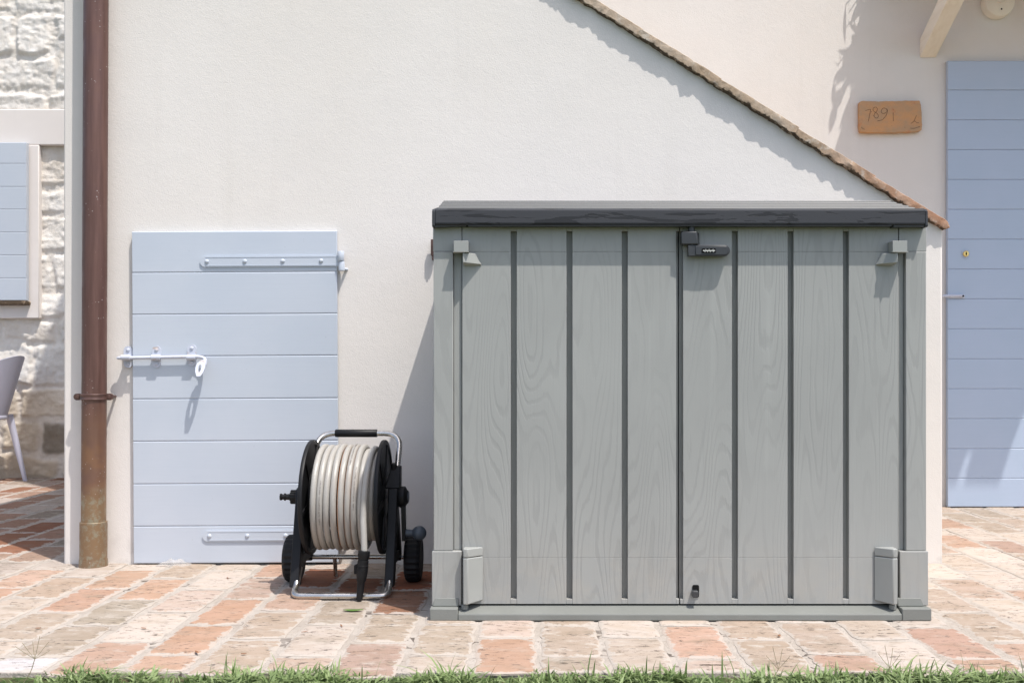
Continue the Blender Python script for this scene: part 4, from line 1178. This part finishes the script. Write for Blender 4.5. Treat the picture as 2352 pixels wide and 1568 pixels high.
# crumpled clear film under the door
x0 = X(362, YW-.03); m_ = MB(); nu, nv = 22, 7; vs = []
for i in range(nu+1):
    for j in range(nv+1):
        u, v = i/nu, j/nv
        hgt = .020*math.sin(math.pi*u)**.9*(1-v)+.002
        vs.append((x0+.125*u, YW-.022-.035*v-.004*math.sin(u*17), .002+hgt+.005*math.sin(u*21+v*7)*(1-v)*math.sin(math.pi*u)))
m_.add(vs, [(i*(nv+1)+j, i*(nv+1)+j+1, (i+1)*(nv+1)+j+1, (i+1)*(nv+1)+j) for i in range(nu) for j in range(nv)])
tag(m_.build('plastic_film', M['film'], None, smooth=True, ang=80), 'crumpled scrap of clear film caught under the small blue door', 'plastic film')

# ------------------------------------------------------------------ grass
gr = random.Random(17); gb = MB()
def blade(x, y, L, W, ang, lean, g, zb0=-.014):
    dx, dy = math.cos(ang), math.sin(ang); sxv, syv = -dy, dx; vs = []
    tw = gr.uniform(-.5, .5)
    for t, wd in ((0, .8), (.35, 1), (.7, .7), (1, .03)):
        out = lean*L*t*t; up_ = L*t*(1-.35*lean*t)
        cx_, cy_, cz_ = x+dx*out, y+dy*out, zb0+up_
        a = W*wd*.5
        vs += [(cx_-sxv*a, cy_-syv*a, cz_), (cx_+sxv*a, cy_+syv*a, cz_+a*tw)]
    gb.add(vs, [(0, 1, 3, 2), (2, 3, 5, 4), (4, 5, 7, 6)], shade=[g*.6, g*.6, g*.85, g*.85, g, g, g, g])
TALL = [(200, .055), (350, .040), (540, .050), (760, .045), (1010, .050), (1040, .05), (1440, .04), (1590, .05), (1760, .05), (1900, .06), (2080, .055), (2180, .05), (2300, .05), (640, .035)]
def dens(px):
    d_ = 1.0
    if px < 85: d_ = .10
    elif px < 120: d_ = .5
    if 290 < px < 310 or 395 < px < 440: d_ *= .5
    return d_
cnt = 0
while cnt < 9500:
    y = 2.475-abs(gr.gauss(0, .085)) if gr.random() < .75 else gr.uniform(2.1, 2.45)
    x = gr.uniform(-1.55, 1.75); px = 1220+x*F/y
    cnt += 1
    if gr.random() > dens(px): continue
    edge_j = -.012+.028*math.sin(x*9)+.018*math.sin(x*23+1)+.010*math.sin(x*61)
    if y > 2.452+edge_j: continue
    tall = sum(math.exp(-((px-c)/55)**2)*h_ for c, h_ in TALL)
    L_ = gr.uniform(.012, .032)+tall*gr.uniform(0, .85)*(1 if gr.random() < .5 else .2)
    blade(x, y, L_, gr.uniform(.0034, .0075), gr.uniform(0, 6.283), gr.uniform(.2, 1.5), gr.random())
for _ in range(70):
    x = gr.uniform(-1.3, 1.5); y = gr.uniform(2.36, 2.45)
    if gr.random() > dens(1220+x*F/y): continue
    blade(x, y, gr.uniform(.05, .082), gr.uniform(.0025, .0045), gr.uniform(0, 6.283), gr.uniform(.1, .6), gr.random())
for c_, h_ in TALL:
    for _ in range(4):
        px = c_+gr.gauss(0, 38); y = gr.uniform(2.37, 2.43); x = X(px, y); g0 = gr.uniform(.3, 1)
        for k in range(13): blade(x+gr.gauss(0, .006), y+gr.gauss(0, .004), gr.uniform(.028, .058), gr.uniform(.0055, .0095), gr.uniform(0, 6.283), gr.uniform(.5, 1.5), min(1, g0+gr.uniform(-.2, .2)))
for px, L_ in ((1659, .086), (1516, .062), (1920, .06), (1765, .062), (1637, .055)):
    blade(X(px, 2.40), 2.40, L_, .0050, gr.uniform(1, 2), .1, .35)
for _ in range(9000):
    blade(gr.uniform(-2.4, 2.6), gr.uniform(.9, 2.15), gr.uniform(.03, .06), gr.uniform(.004, .009), gr.uniform(0, 6.283), gr.uniform(.3, 1.1), gr.random())
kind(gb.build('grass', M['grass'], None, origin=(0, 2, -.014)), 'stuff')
def seed_stalk(px, top, Y, label, n, spread):
    m_ = MB(); x0 = X(px, Y); zt = Z(top, Y); lean = .022
    base = Vector((x0-lean, Y, -.012)); hub = Vector((x0+.008, Y, zt-.035)); mid = base.lerp(hub, .5)+Vector((.006, 0, 0))
    m_.tube(fillet([base, mid, hub], .03, 4), .0009, 5)
    for k in range(n):
        a = math.radians(90+spread*(k/(n-1)-.5)); L_ = .042+.008*((k*7) % 3)
        m_.tube([hub, hub+Vector((L_*.55*math.cos(a), .004*(k % 2), L_*.5*math.sin(a))), hub+Vector((L_*math.cos(a), .008*(k % 2), L_*math.sin(a)*.95))], .0006, 5)
    tag(m_.build('seed_stalk', M['stalk'], None), label, 'grass stalk')
seed_stalk(72, 1478, 2.40, 'thin fan-headed grass seed stalk in front of the white stone at lower left', 6, 120)
seed_stalk(2036, 1500, 2.42, 'thin dry seed stalk rising from the grass under the right end of the shed', 4, 70)
seed_stalk(1780, 1502, 2.42, 'thin dry seed stalk rising from the grass below the shed right door', 4, 80)
